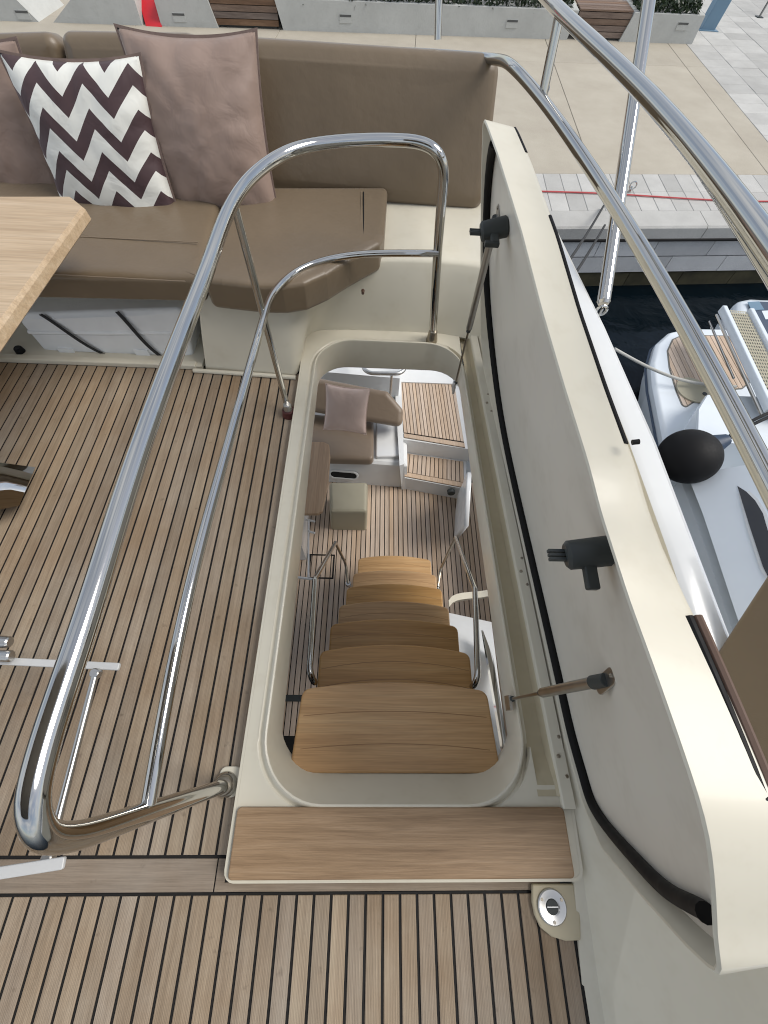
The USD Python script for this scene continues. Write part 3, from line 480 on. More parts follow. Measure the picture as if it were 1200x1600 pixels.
def pillow(name, m, label, centre, ex, ey, w, h, thick, wr=0.012, seed=0, edge=None, group=None, cell=40, tagm=False, sag=0.0):
    """A scatter cushion with puffed middle, pinched corners and wrinkled faces, built in its own coordinates."""
    ex = nrm(ex); n = nrm(np.cross(ex, ey)); ey = np.cross(n, ex)
    g_ = np.linspace(-1, 1, cell + 1); U, Vv = np.meshgrid(g_, g_, indexing='ij')
    pin = 1 - 0.085 * (1 - U**2) * np.abs(Vv)**3, 1 - 0.085 * (1 - Vv**2) * np.abs(U)**3
    X, Y_ = U * w / 2 * pin[1], Vv * h / 2 * pin[0]
    prof = ((1 - np.abs(U)**2.6) * (1 - np.abs(Vv)**2.6)) ** 0.62
    out = []
    for s in (1, -1):
        q = np.stack([X * 7 + seed, Y_ * 7, np.full_like(X, s * 3.0 + seed)], -1)
        wrk = (meshkit.fbm(q, 3, seed) - 0.5) * 2; rad = np.abs(np.sin(np.arctan2(Vv, U) * 6 + 4 * meshkit.noise(q * 0.6, seed)))
        edgew = np.clip(1.25 - 1.1 * prof, 0, 1) * np.clip(prof * 5, 0, 1)
        Z = s * (thick / 2 * prof) + s * wr * (wrk * np.clip(prof * 3, 0, 1) + 0.9 * (rad - 0.5) * edgew)
        out.append(np.stack([X, Y_, Z], -1).reshape(-1, 3))
    N = cell + 1; Fq = []
    for i in range(cell):
        for j in range(cell): Fq.append((i * N + j, (i + 1) * N + j, (i + 1) * N + j + 1, i * N + j + 1))
    Fq = np.array(Fq); V = np.vstack(out); Fc = np.vstack([Fq, Fq[:, ::-1] + N * N])
    Fc = np.vstack([Fc[:, [0, 1, 2]], Fc[:, [0, 2, 3]]]); me = trimesh.Trimesh(V, Fc, process=False); me.merge_vertices()
    t = numbered('/World', name); x = UsdGeom.Xform.Define(stage, t)
    x.AddTransformOp().Set(Gf.Matrix4d(*map(float, (*ex, 0, *ey, 0, *n, 0, *centre, 1)))); tag(x.GetPrim(), label, 'cushion', group)
    part(t, 'cover', me, m, True)
    per = [(-1, v) for v in g_] + [(u, 1) for u in g_[1:]] + [(1, v) for v in g_[::-1][1:]] + [(u, -1) for u in g_[::-1][1:-1]]
    per = np.array([(u * w / 2 * (1 - 0.085 * (1 - v**2) * abs(u)**3), v * h / 2 * (1 - 0.085 * (1 - u**2) * abs(v)**3), 0) for u, v in per]); c0 = per * 1.0
    fl = 0.009 if edge else 0.006; nn = per / np.linalg.norm(per, axis=1, keepdims=True)
    part(t, 'edge_seam', loft([per - nn * 0.006 + (0, 0, .003), per + nn * fl + (0, 0, .002), per + nn * fl - (0, 0, .002), per - nn * 0.006 - (0, 0, .003)], False, False), edge or m)
    if tagm: part(t, 'care_tag', bx(w / 2 + 0.0, -h * 0.42, -0.001, w / 2 + 0.025, -h * 0.42 + 0.05, 0.001), 'label_white', False)
    return t
pc = at(541, 640, y=2.62)
pillow('scatter_cushion', 'pink_fabric', 'pale pink cushion on the lower cockpit bench below the hatch', pc, (1, -0.08, -0.03), (0.05, 0.55, 0.8), 0.40, 0.42, 0.15, 0.008, 5, cell=28)
# steps on the starboard side
st = thing('transom_steps', 'two teak topped white steps leading aft from the cockpit', 'steps')
a0, a1 = at(629, 746, z=-2.0), at(727, 764, z=-2.0); c0, c1 = at(634, 709, z=-2.0), at(724, 722, z=-2.0); f0, f1 = at(632, 764, z=CZ), at(735, 783, z=CZ)
part(st, 'lower_riser', loft([np.array([f0, f1, f1 + (0.1, .8, 0), f0 + (0, .8, 0)]), np.array([a0, a1, a1 + (0.1, .8, 0), a0 + (0, .8, 0)])]), 'white_gelcoat', False)
def teak_tread(parent, p0, p1, q1, q0, z, n, border=0.05):
    """Planked tread between four corners with a cross board along its front."""
    lerp = lambda a, b, t: a + (b - a) * t
    part(parent, 'tread_caulking', loft([W(ccw([p0[:2], p1[:2], q1[:2], q0[:2]]), z), W(ccw([p0[:2], p1[:2], q1[:2], q0[:2]]), z + 0.003)]), 'caulk', False)
    bt = border / np.linalg.norm(q0 - p0)
    part(parent, 'nosing_board', pad([p0[:2], p1[:2], lerp(p1, q1, bt)[:2], lerp(p0, q0, bt)[:2]], 0.012, 0.003, W, z + 0.003), 'cockpit_teak')
    for k in range(n):
        t0, t1 = (k + 0.08) / n, (k + 0.92) / n; e = bt + 0.02
        A, B_ = lerp(p0, p1, t0), lerp(p0, p1, t1); D, E_ = lerp(q0, q1, t0), lerp(q0, q1, t1)
        part(parent, 'tread_plank', pad([lerp(A, D, e)[:2], lerp(B_, E_, e)[:2], E_[:2], D[:2]], 0.009, 0.0015, W, z + 0.003, q=1), 'cockpit_teak', False)
teak_tread(st, a0 + (.01, .01, 0), a1 + (-.01, .01, 0), c1, c0, -2.0, 14)
d0, d1 = at(630, 686, z=-1.8), at(728, 702, z=-1.8); e0, e1 = at(623, 599, z=-1.8), at(710, 602, z=-1.8)
part(st, 'upper_riser', loft([np.array([c0 + (0, .01, 0), c1 + (.05, .01, 0), c1 + (.1, 1.2, 0), c0 + (-.05, 1.2, 0)]), np.array([d0 + (-.02, 0, 0), d1 + (.05, 0, 0), d1 + (.1, 1.2, 0), d0 + (-.05, 1.2, 0)])]), 'white_gelcoat', False)
teak_tread(st, d0 + (.01, .015, 0), d1 + (-.01, .015, 0), e1, e0, -1.8, 17)
oval(st, at(680, 705, y=d0[1] - 0.03), nrm(d1 - d0), (0, 0, 1), 0.155, 0.042)
dr = at(705, 770, y=2.22); part(st, 'drain_fitting', cyl(dr + (0, .03, 0), dr - (0, .012, 0), 0.042, 0.04, 20, .005), 'black_plastic')
sp_ = loft([np.array([f0 + (-.03, -.01, 0), f0 + (.01, -.01, 0), f0 + (.01, 1.4, 0), f0 + (-.07, 1.4, 0)]), np.array([a0 + (-.05, -.02, .24), a0 + (-.005, 0, .24), a0 + (-.02, 1.35, .24), a0 + (-.10, 1.35, .24)])]); part(st, 'side_panel', sp_, 'white_gelcoat', False)
sm = thing('stern_moulding', 'white moulded stern bulwark behind the cockpit bench', 'moulding', kind='structure')
part(sm, 'bulwark', loft([W(ccw([(-2.0, 3.42), (0.30, 3.30), (0.34, 4.3), (-2.0, 4.4)]), CZ - .6), W(ccw([(-2.0, 3.40), (0.28, 3.25), (0.30, 4.2), (-2.0, 4.3)]), -1.50)]), 'white_gelcoat', False)
part(sm, 'end_block', pad(rpoly([(0.05, 2.47), (0.335, 2.49), (0.32, 3.3), (0.05, 3.3)], 0.02), 0.385, 0.015, W, -2.185), 'white_gelcoat')
part(sm, 'step_edge', bx(0.26, e0[1] - 0.0, -2.3, 1.25, e0[1] + 0.10, -1.775), 'white_gelcoat', False)
sw = thing('swim_platform', 'pale teak swim platform at the stern beyond the steps', 'swim platform', kind='structure')
part(sw, 'platform', bx(-2.0, 3.6, -2.62, 1.6, 5.2, -2.5), 'white_gelcoat', False)
for k in range(14): part(sw, 'plank', plank(-1.9, 3.7 + k * .1, 1.5, 3.7 + k * .1 + 0.093, -2.488, .012), 'cockpit_teak', False)
hr = thing('stern_grab_rail', 'low steel hoop rail behind the cockpit backrest', 'grab rail')
G = [at(556, 574, z=-1.3), at(572, 583, z=-1.3), at(628, 584, z=-1.3), at(646, 574, z=-1.3)]; G = [G[0] + (-.1, .5, .0)] + G[1:3] + [G[3] + (.1, .5, .0)]
part(hr, 'hoop', tube(bent(G, 0.1), 0.02, 12), 'steel_satin'); lg = at(612, 586, z=-1.3); part(hr, 'leg', cyl(lg, lg - (0, 0, .4), 0.012), 'steel_satin')
ot = thing('ottoman', 'beige upholstered block stool standing by the cockpit table', 'ottoman')
o_ = [at(517, 828, z=CZ)[:2], at(573, 829, z=CZ)[:2]]; t0, t1, t2, t3 = at(515, 800, z=-1.83), at(574, 800, z=-1.83), at(575, 752, z=-1.83), at(514, 752, z=-1.83)
low_ = np.array([o_[0], o_[1], o_[1] + (0.0, .36), o_[0] + (0, .36)]); hi = np.array([t0[:2], t1[:2], t2[:2], t3[:2]])
def rq(Pq, r): return rpoly(Pq, r, 4)
part(ot, 'body', loft([W(rq(low_, .03), CZ + .005), W(rq(hi, .03), -1.87), W(inset(rq(hi, .03), .012), -1.84), W(inset(rq(hi, .03), .027), -1.832), W(inset(rq(hi, .03), .030), -1.83), W(hi.mean(0) + (rq(hi, .03) - hi.mean(0)) * .78, -1.829)]), 'ottoman')
ct = thing('cockpit_table', 'varnished teak cockpit table with a rounded edge, half hidden by the hatch rim', 'table')
TZ = -1.48; Q = rpoly(np.array([at(*p, z=TZ)[:2] for p in [(440, 690), (505, 690), (514, 694), (516, 712), (513, 755), (504, 798), (497, 803), (440, 803)]]), 0.02); part(ct, 'tabletop', pad(Q, 0.035, 0.008, W, TZ - 0.035), 'leaf_teak')
p = at(474, 840, z=-1.9); part(ct, 'leg', bx(p[0] - .16, p[1] - .1, CZ, p[0] + .0, p[1] + 0.32, TZ - .036), 'white_gelcoat', False)
tl = thing('folding_leaf_stay', 'white tubular stay of the cockpit table beside the left stair rail', 'stay')
a, b_ = at(482, 812, z=-1.7), at(482, 902, z=-1.7); part(tl, 'bar', cyl(a, b_, .008), 'white_gelcoat')
for q in [(812, 478, 492), (830, 482, 492), (902, 464, 489)]: part(tl, 'cross_bar', cyl(at(q[1], q[0], z=-1.7), at(q[2], q[0] + 3, z=-1.7), .010), 'white_gelcoat')
# starboard side of the cockpit
gt = thing('boarding_gate', 'white moulded boarding gate standing open at the right of the cockpit', 'gate')
ga_ = [at(733, 738, z=-1.5), at(738, 760, z=-1.5), at(728, 822, z=-1.55), at(712, 843, z=CZ + .02), at(714, 800, z=CZ + .02), at(722, 775, z=-2.1)]
fr = Frame(ga_[3], ga_[0] - ga_[3], ga_[2] - ga_[3]); uvg = fr.uv(np.array(ga_)); part(gt, 'panel', pad(np.array(Polygon(uvg).convex_hull.exterior.coords)[:-1], 0.045, 0.012, fr, -0.02), 'white_gelcoat')
cs = thing('cockpit_side', 'cream moulded side of the cockpit right of the stairs', 'moulding', kind='structure')
part(cs, 'side_wall', loft([np.array([(1.16, 1.72, CZ), (1.22, 2.3, CZ), (1.7, 2.3, CZ), (1.7, 1.0, CZ), (1.35, 1.45, CZ)]), np.array([(1.22, 1.72, -1.4), (1.28, 2.3, -1.4), (1.7, 2.3, -1.4), (1.7, 1.0, -1.4), (1.40, 1.45, -1.4)])]), 'gelcoat', False)
part(cs, 'side_deck', bx(1.32, -0.5, CZ - .1, 2.0, 1.0, -1.45), 'gelcoat', False)
part(cs, 'side_cap', pad(rrect(1.28, -0.5, 2.0, 4.2, .05), 0.06, 0.02, W, -1.45), 'gelcoat')
# ---- the stairs
sr = thing('companion_stairs', 'open flight of varnished teak stair treads going down through the hatch', 'stairs')
meas = [(1066, -.10, .117), (1007, -.38, .137), (967, -.65, .152), (939, -.93, .170), (912, -1.21, .192), (891, -1.50, .215), (868, -1.80, .235)]
wid = [0.70, 0.69, 0.685, 0.68, 0.67, 0.655, 0.64]
for k, (v, z, xc) in enumerate(meas):
    yf = at(617, v, z=z)[1]; hw = wid[k] / 2; dep = 0.295 if k == 0 else 0.30; ang = np.linspace(-1, 1, 15)
    front = [(xc + hw * s, yf - (0.028 if k == 0 else .036) * s * s) for s in ang]
    P = rpoly([(xc - hw - (0.02 if k == 0 else 0), yf - dep), (xc + hw + (0.02 if k == 0 else 0), yf - dep)] + front[::-1], 0.035, 5)
    tr = part(sr, 'tread', pad(P, 0.04, 0.008, W, z - 0.04), 'tread_teak')
    for o in (0.075, 0.15) if k else (0.10, 0.205): # the glue lines that follow the curved edge
        arc = np.array([(xc + (hw - .012) * s, yf - o - 0.036 * s * s * (1 if k else .5), z + .0006) for s in ang]); w_ = np.array([0, 0.0010, 0]); part(tr, 'glue_line', trimesh.Trimesh(np.vstack([arc - w_, arc + w_]), [f for i in range(14) for f in ((i, i + 1, i + 16), (i, i + 16, i + 15))], process=False), 'glue', False)
    part(sr, 'nosing_support', bx(xc - hw + 0.10, yf - dep + 0.05, z - 0.075, xc + hw - 0.10, yf - 0.12, z - 0.042), 'brown_trim', False)
for sx in (-1, 1):
    c = lambda z, e: np.array([0.117 + (0.235 - .117) * (-z - .1) / 1.7 + sx * (0.17), e - .10, z - .10])
    part(sr, 'stringer', loft([np.array([c(-.22, -.12), c(-.14, .08), c(-.14, .08) + (sx * .03, 0, 0), c(-.22, -.12) + (sx * .03, 0, 0)]), np.array([c(-2.15, 1.32), c(-1.95, 1.5), c(-1.95, 1.5) + (sx * .03, 0, 0), c(-2.15, 1.32) + (sx * .03, 0, 0)])]), 'white_gelcoat', False)
def stair_rail(pts, zs, leg, label):
    t = thing('stair_handrail', label, 'handrail', 'steel handrails of the stairs')
    P = [at(*p, z=z) for p, z in zip(pts, zs)]
    part(t, 'rail', tube(bent(P, [0.05] * (len(P) - 2)), 0.014, 14), 'steel'); L = [at(*p, z=z) for p, z in leg]
    part(t, 'leg', tube(bent(L, [0.06] * (len(L) - 2)) if len(L) > 2 else np.array(L), 0.011, 10), 'bronze_steel'); part(t, 'foot', cyl(L[-1], L[-1] - (0, 0, .03), .02, .024, 14), 'steel')
stair_rail([(492, 1066), (483, 1058), (492, 905), (524, 848)], [-.36, -.30, -.55, -1.15], [((524, 848), -1.15), ((540, 880), -1.5), ((544, 911), -1.52)], 'steel handrail on the left side of the teak stairs')
stair_rail([(738, 1073), (747, 1066), (742, 920), (712, 840)], [-.36, -.30, -.55, -1.15], [((712, 840), -1.15), ((688, 890), -1.5), ((684, 916), -1.52)], 'steel handrail on the right side of the teak stairs')
# white moulding and smoked window right of the stairs
ss = thing('stair_side_moulding', 'bright white moulding with a smoked pane right of the stairs', 'moulding')
pn = np.array([at(690, 955, z=-1.6), at(768, 972, z=-1.6), at(797, 1208, z=-.52), at(700, 1208, z=-.52)]); part(ss, 'panel', loft([pn - (0, 0, .03), pn]), 'white_gelcoat', False)
part(ss, 'pane', loft([np.array([at(752, 985, z=-1.2), at(768, 1028, z=-1.2), at(793, 1190, z=-.3), at(786, 1195, z=-.38)]), np.array([at(752, 985, z=-1.2), at(768, 1028, z=-1.2), at(793, 1190, z=-.3), at(786, 1195, z=-.38)]) + (0.012, 0, 0)]), 'smoke_glass', False)
lg = spline([at(702, 948, z=-1.75), at(712, 939, z=-1.75), at(735, 935, z=-1.75), at(765, 931, z=-1.75)], .04); up_ = lg + (0, .055, 0); n = len(lg)
part(ss, 'curved_ledge', loft([np.vstack([lg, up_[::-1]]) - (0, 0, .05), np.vstack([lg, up_[::-1]])]), 'gelcoat', 20)

# ================================================================== the flybridge
fd_ = thing('flybridge_deck', 'weathered grey-brown teak deck with black caulked seams', 'deck', kind='structure')
part(fd_, 'caulk_sheet', slab([(-2.8, -0.398), (-0.385, -0.398), (-0.385, 1.72), (-2.8, 1.72)], -0.006, -0.0035), 'caulk', False)
part(fd_, 'caulk_sheet', slab([(-2.8, -1.7), (0.66, -1.7), (0.66, -0.3985), (-2.8, -0.3985)], -0.006, -0.0035), 'caulk', False)
PX = 0.069; PITCH = 0.05
for k in range(-48, 13):
    x0 = PX + PITCH * k + 0.0040; x1 = PX + PITCH * (k + 1) - 0.0040
    if x0 < 0.62: part(fd_, 'plank', plank(x0, -1.6, min(x1, 0.615), -0.4045, 0.0, 0.004, 0.0012), 'deck_teak', False)
    if x1 < -0.38:
        xe = x1
        part(fd_, 'plank', plank(x0, -0.312, xe, 1.685, 0.0, 0.004, 0.0012), 'deck_teak', False)
for x0, x1, y0 in ((-2.7, -1.44, -0.3965), (-1.436, -0.424, -0.3965)): part(fd_, 'margin_board', plank(x0, y0, x1, -0.3205, 0.0, 0.004), 'margin_teak', False)
part(fd_, 'margin_board', pad([(-0.420, -0.3965), (0.60, -0.3965), (0.60, -0.3755), (-0.394, -0.3755), (-0.394, -0.3205), (-0.420, -0.3205)], .004, .001, W, -.004, q=1, bottom=False), 'margin_teak', False)

# ---- hatch coaming: top plate with the hole, rounded lip and inner wall
lip = ccw(rpoly([(-0.312, -0.178), (0.526, -0.178), (0.464, 1.885), (-0.292, 1.885)], 0.19, 10))
low = ccw(rpoly([(-0.302, -0.100), (0.545, -0.100), (0.492, 1.893), (-0.306, 1.893)], 0.16, 10))
# match the wall's lower outline to the lip's, vertex by vertex
cc = np.array([0.09, 0.85]); lp = Polygon(low)
def hit(P, c):
    out = []
    for p in P:
        l = shapely.LineString([c, c + (p - c) * 3]).intersection(lp.exterior); out.append(np.array(l.coords[0] if l.geom_type == 'Point' else list(l.geoms)[0].coords[0]))
    return np.array(out)
lowm = np.array([np.array(lp.exterior.interpolate(lp.exterior.project(shapely.Point(*p))).coords[0]) for p in lip])
hc = thing('hatch_coaming', 'cream moulded coaming around the open companionway hatch', 'hatch coaming')
H0 = 0.050
outer = [(-0.387, -0.366), (0.655, -0.366), (0.66, -0.2), (0.655, -0.1), (0.565, 1.95), (0.50, 1.99), (-0.30, 1.99), (-0.375, 1.90)]
outr = rpoly(outer, 0.03, 4); hole = inset(lip, -0.034)
xl = lambda y: 0.559 - 0.030 * (y + .178)
xr = lambda y: 0.620 - 0.0415 * (y + .16)
gut = Polygon([(xl(-.12), -.12), (xr(-.12), -.12), (xr(1.97), 1.97), (xl(1.6) - .1, 1.97), (xl(1.6) - .1, 1.62), (xl(1.6), 1.6)])
tp_ = Polygon(outr).difference(Polygon(hole)).difference(Polygon([(xl(-.13) - .002, -.13), (xr(-.13), -.13), (xr(2.1), 2.1), (xl(1.62) - .03, 2.1), (xl(1.60) - .03, 1.60)]))
for g_ in getattr(tp_, 'geoms', [tp_]):
    if g_.area > 1e-4: m_ = trimesh.creation.extrude_polygon(g_, .03, engine='earcut'); m_.apply_translation((0, 0, H0 - .03)); part(hc, 'top_plate', m_, 'gelcoat', 20)
part(hc, 'side_skirt', loft([W(inset(outr, -0.006), -0.01), W(inset(outr, -0.003), 0.015), W(inset(outr, -0.0005), H0 - 0.008), W(inset(outr, 0.004), H0 - 0.002), W(inset(outr, 0.009), H0 + 0.0006)], False, False), 'gelcoat')
sst = lambda t: np.clip(t, 0, 1) ** 2 * (3 - 2 * np.clip(t, 0, 1))
gw_ = sst((lip[:, 0] - .38) / .07) * sst((lip[:, 1] + .13) / .10)
def rim(d, z, zg): return W(inset(lip, d), z + (zg - z) * gw_)
part(hc, 'rim', loft([rim(-.036, H0 - .006, .012), rim(-.034, H0, .014), rim(-.026, H0 - .009, .016), rim(-.019, H0 - .006, .030), rim(-.013, H0 + .007, .052), rim(-.007, H0 + .011, H0 + .009), rim(-.002, H0 + .009, H0 + .009), rim(0, H0 + .002, H0 + .002), W(lip + (lowm - lip) * 0.45, -0.045), W(lowm, -0.128), W(inset(lowm, -0.006), -0.14)], False, False), 'gelcoat')
bd = part(hc, 'teak_step_board', pad(rrect(-0.372, -0.357, 0.624, -0.187, 0.012), 0.012, 0.004, W, H0 + 0.0008, bottom=False), 'board_teak')
ys = np.linspace(-.16, 2.02, 60); secs = []
for y in ys:
    k = float(sst((y + .14) / .12)); zf = H0 + .001 + (.014 - H0 - .001) * k; a_, b_ = xl(y) - .006, xr(y)
    secs.append(np.array([(a_, y, zf), (a_ + (b_ - a_) * .5, y, zf - .002 * k), (b_ - .008, y, zf), (b_, y, zf + (.062 - zf) * .8)]))
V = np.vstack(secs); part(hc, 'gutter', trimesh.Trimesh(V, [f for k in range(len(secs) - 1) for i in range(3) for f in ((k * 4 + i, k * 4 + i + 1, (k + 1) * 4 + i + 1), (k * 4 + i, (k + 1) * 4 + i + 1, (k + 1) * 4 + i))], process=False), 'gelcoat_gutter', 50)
secs = [np.array([(xr(y) - .001, y, .040), (xr(y), y, .064), (xr(y) + .004, y, .068), (xr(y) + .036, y, .074), (xr(y) + .042, y, .0)]) for y in (-.19, 2.0)]
V = np.vstack(secs); part(hc, 'hinge_ledge', trimesh.Trimesh(V, [f for i in range(4) for f in ((i, i + 1, i + 6), (i, i + 6, i + 5))], process=False), 'gelcoat', 20)
for yv in (1.46, 0.58, -0.05):
    for j in range(3):
        y = yv + (j - 1) * 0.055; x = xr(y) + .022 + (0.007 if j != 1 else -.006); part(hc, 'screw', cyl((x, y, .068), (x, y, .0745), .0065, .0055, 10, .001), 'bronze_steel')
part(hc, 'catch_eye', tube(np.array([(-0.331 + 0.012 * math.sin(a), 0.29 + 0.016 * math.cos(a), -0.01 + 0.012 * math.sin(a)) for a in np.linspace(0, 2 * np.pi, 16)]), 0.003, 6), 'steel')
part(hc, 'rail_pad', pad(rpoly([(-0.455, -0.168), (-0.388, -0.168), (-0.388, -0.085), (-0.455, -0.085)], 0.02), 0.016, 0.004, W, 0.0), 'gelcoat')
ds = thing('deckhead', 'moulded deckhead under the flybridge around the hatch hole', 'deckhead', kind='structure')
part(ds, 'slab', slab([(-2.8, -1.7), (1.0, -1.7), (1.0, 2.7), (-2.8, 2.7)], -0.139, -0.122, [inset(lowm, -0.004)]), 'white_gelcoat', False)
# drain / filler plate at the lower right
dp = thing('deck_filler_plate', 'cream mounting plate with a round steel deck fitting at the right edge of the deck', 'deck fitting')
c = at(863, 1417, z=0.02); pl = rpoly([at(px, py, z=.016)[:2] for px, py in [(832, 1382), (906, 1382), (908, 1470), (884, 1471), (862, 1464), (845, 1450), (836, 1430), (832, 1410)]], 0.006, 5)
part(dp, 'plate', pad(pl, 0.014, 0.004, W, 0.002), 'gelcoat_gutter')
part(dp, 'ring', loft([np.stack([c[0] + r * np.cos(a), c[1] + r * np.sin(a), 0 * a + z], 1) for a in [np.arange(40) * np.pi / 20] for r, z in ((.042, .016), (.042, .021), (.039, .0235), (.023, .022), (.0195, .020))]), 'steel_satin')
part(dp, 'cap', cyl((c[0], c[1], .019), (c[0], c[1], .0225), .0185, .018, 28, .001), 'black_plastic'); part(dp, 'slot', bx(c[0] - .016, c[1] - .0015, .0226, c[0] + .016, c[1] + .0015, .0232), 'steel_satin', False)
for a in (0.5, 2.6, 4.7): part(dp, 'screw', cyl((c[0] + .033 * math.cos(a), c[1] + .033 * math.sin(a), .02), (c[0] + .033 * math.cos(a), c[1] + .033 * math.sin(a), .0245), .005, .004, 10), 'bronze_steel')

# ---- right-hand side moulding
sd = thing('side_moulding', 'cream inner bulwark with a bright white capping right of the hatch', 'moulding', kind='structure')
def strip(sections, name, m, smooth=30):
    n = len(sections[0]); V = np.vstack(sections); return part(sd, name, trimesh.Trimesh(V, [f for k in range(len(sections) - 1) for i in range(n - 1) for f in ((k * n + i, (k + 1) * n + i, (k + 1) * n + i + 1), (k * n + i, (k + 1) * n + i + 1, k * n + i + 1))], process=False), m, smooth)
ins, outs = [], []
for (yy, xi, xo) in [(-1.7, 0.80, 1.0), (-.6, 0.86, 1.02), (0.0, 0.875, 1.01), (0.25, .885, .985), (0.5, .89, .985), (0.9, 0.885, .985), (1.5, .86, .955), (2.2, .80, .895), (3.0, .70, .80)]:
    f = 0.665 if yy < -.3 else 0.664 - (yy + .16) * 0.0415
    lo = 0.0 if yy < -.3 else 0.07
    ins.append(np.array([(f - (0.045 if yy < -.3 else 0), yy, -0.004 if yy < -.3 else .0), (f, yy, lo), (f + .02, yy, lo + .03), (xi - .05, yy, .36), (xi - .015, yy, .47), (xi, yy, .496)]))
    outs.append(np.array([(xi, yy, .496), (xi + .02, yy, .503), (xo - .02, yy, .503), (xo, yy, .49), (xo + .015, yy, .44), (xo + .05, yy, .0), (xo + 0.0, yy, -.5)]))
strip(ins, 'inner_wall', 'gelcoat'); strip(outs, 'capping', 'white_gelcoat')
def on_wall(px, py):
    lo, hi = .03, .36
    for _ in range(40):
        z = (lo + hi) / 2; p = at(px, py, z=z); lo, hi = (z, hi) if p[0] > .685 + .379 * (z - .03) else (lo, z)
    return p
part(sd, 'panel_seam', tube(spline([on_wall(1152, 1470), on_wall(1165, 1530), on_wall(1180, 1595), on_wall(1196, 1660)], .03), .0022, 6), 'brown_trim')
bp = at(1078, 806, z=.46); part(sd, 'vent_clip', bx(.985, .62, .40, 1.012, .68, .44), 'white_gelcoat', False)
hs_ = thing('helm_seat_back', 'smooth brown upholstered panel in the lower right corner beside the lid', 'seat back')
P1 = at(1119, 1021, z=.50); nP = nrm([-.78, .0, .62])
def on_back(px, py): q = ray(px, py); return C + q * (((P1 - C) @ nP) / (q @ nP))
fr = Frame(P1, on_back(1300, 742) - P1, on_back(1180, 1420) - P1); fr = fr if fr.n @ nP > 0 else Frame(P1, on_back(1180, 1420) - P1, on_back(1300, 742) - P1)
part(hs_, 'panel', pad(rpoly(fr.uv(np.array([on_back(*p) for p in [(1119, 1021), (1300, 742), (1500, 900), (1500, 1420), (1180, 1420)]])), .012), .05, .010, fr, -.05), 'leather')
part(hs_, 'frame', bx(1.15, -.35, .02, 1.45, -.05, .50), 'brown_trim', False)

# ---- seat base (cream moulding) with the recess and the white canister
sbm = thing('seat_base_moulding', 'cream moulded seat base curving behind the hatch', 'moulding', kind='structure')
bot = np.array([(-0.872, 1.690), (-0.62, 1.672), (-0.425, 1.660), (-0.378, 1.735), (-0.376, 1.87), (-0.30, 1.965), (0.0, 1.985), (0.3, 1.985), (0.48, 1.96), (0.60, 1.93), (0.72, 1.90)])
topc = np.array([(-0.80, 1.775), (-0.60, 1.775), (-0.42, 1.775), (-0.30, 1.84), (-0.22, 1.93), (-0.08, 2.02), (0.06, 2.07), (0.3, 2.08), (0.5, 2.06), (0.62, 2.03), (0.72, 2.00)])
from scipy.interpolate import PchipInterpolator
tt = np.linspace(0, len(bot) - 1, 61); bb = PchipInterpolator(range(len(bot)), bot)(tt); tp = PchipInterpolator(range(len(bot)), topc)(tt)
zb = np.interp(tt, [0, 2, 3, 4, 5, 10], [0.0, 0.0, 0.02, H0 - .002, H0 - .002, H0 - .002]); ztop = 0.375
prof = []
for s in np.linspace(0, 1, 11):
    z = zb + (ztop - zb) * s; h_ = s + 0.10 * math.sin(math.pi * s) ** 2 * 0
    k_ = s ** 1.0; edge = 0.25 * (1 - s) ** 4
    prof.append(np.column_stack([bb + (tp - bb) * (k_ - edge * 0.6)[..., None] if False else bb + (tp - bb) * (0.85 * k_ + 0.15 * (s ** 4)), z]))
prof.append(np.column_stack([tp + (0, .012), 0 * tt + ztop + .014])); prof.append(np.column_stack([tp + (0, .04), 0 * tt + ztop + .02])); prof.append(np.column_stack([tp[:, 0], 0 * tt + 2.95, 0 * tt + ztop + .022]))
V = np.vstack(prof); n = len(tt)
part(sbm, 'shell', trimesh.Trimesh(V, [f for k in range(len(prof) - 1) for i in range(n - 1) for f in ((k * n + i, k * n + i + 1, (k + 1) * n + i + 1), (k * n + i, (k + 1) * n + i + 1, (k + 1) * n + i))], process=False), 'gelcoat', 50)
part(sbm, 'recess_side', loft([np.array([(-0.874, 1.690, 0), (-0.87, 2.5, 0), (-0.87, 2.5, .39), (-0.805, 1.775, .385)]), np.array([(-0.86, 1.70, 0), (-0.855, 2.5, 0), (-0.875, 2.5, .39), (-0.78, 1.785, .385)])]), 'gelcoat', False)
part(sbm, 'recess_floor', bx(-2.6, 1.69, -.02, -.89, 2.6, .018), 'gelcoat', False); part(sbm, 'kick_ledge', pad(rrect(-2.6, 1.683, -.92, 1.72, .008), .028, .006, W, 0.0), 'gelcoat')
part(sbm, 'foot_lip', tube(np.array([(-0.93, 1.668, .010), (-.9, 1.668, .010), (-.62, 1.656, .010), (-.40, 1.645, .010)]), .011, 10), 'gelcoat')
part(sbm, 'seat_shelf', bx(-2.6, 1.78, .345, -0.785, 2.6, .375), 'gelcoat', False)
part(sbm, 'left_side', bx(-2.7, 1.2, 0.0, -1.98, 1.80, .30), 'gelcoat', False)
sc_ = at(567, 458, z=.30); part(sbm, 'snap_stud', cyl(sc_ + (0, .02, 0), sc_ - (0, .008, -.004), .009, .007, 12), 'brown_trim')
p = at(32, 549, z=.02); part(sbm, 'drain_cap', cyl(p - (0, 0, .01), p + (0, 0, .025), .024, .020, 16, .004), 'black_rubber')
cn = thing('storage_canister', 'white moulded canister with two black straps stowed under the sofa', 'canister')
yc = 1.79; Lc = [at(22, 487, y=yc), at(76, 551, y=yc), at(304, 556, y=yc), at(287, 478, y=yc)]
fz = lambda u, v: (1 - u) * ((1 - v) * Lc[1] + v * Lc[0]) + u * ((1 - v) * Lc[2] + v * Lc[3])
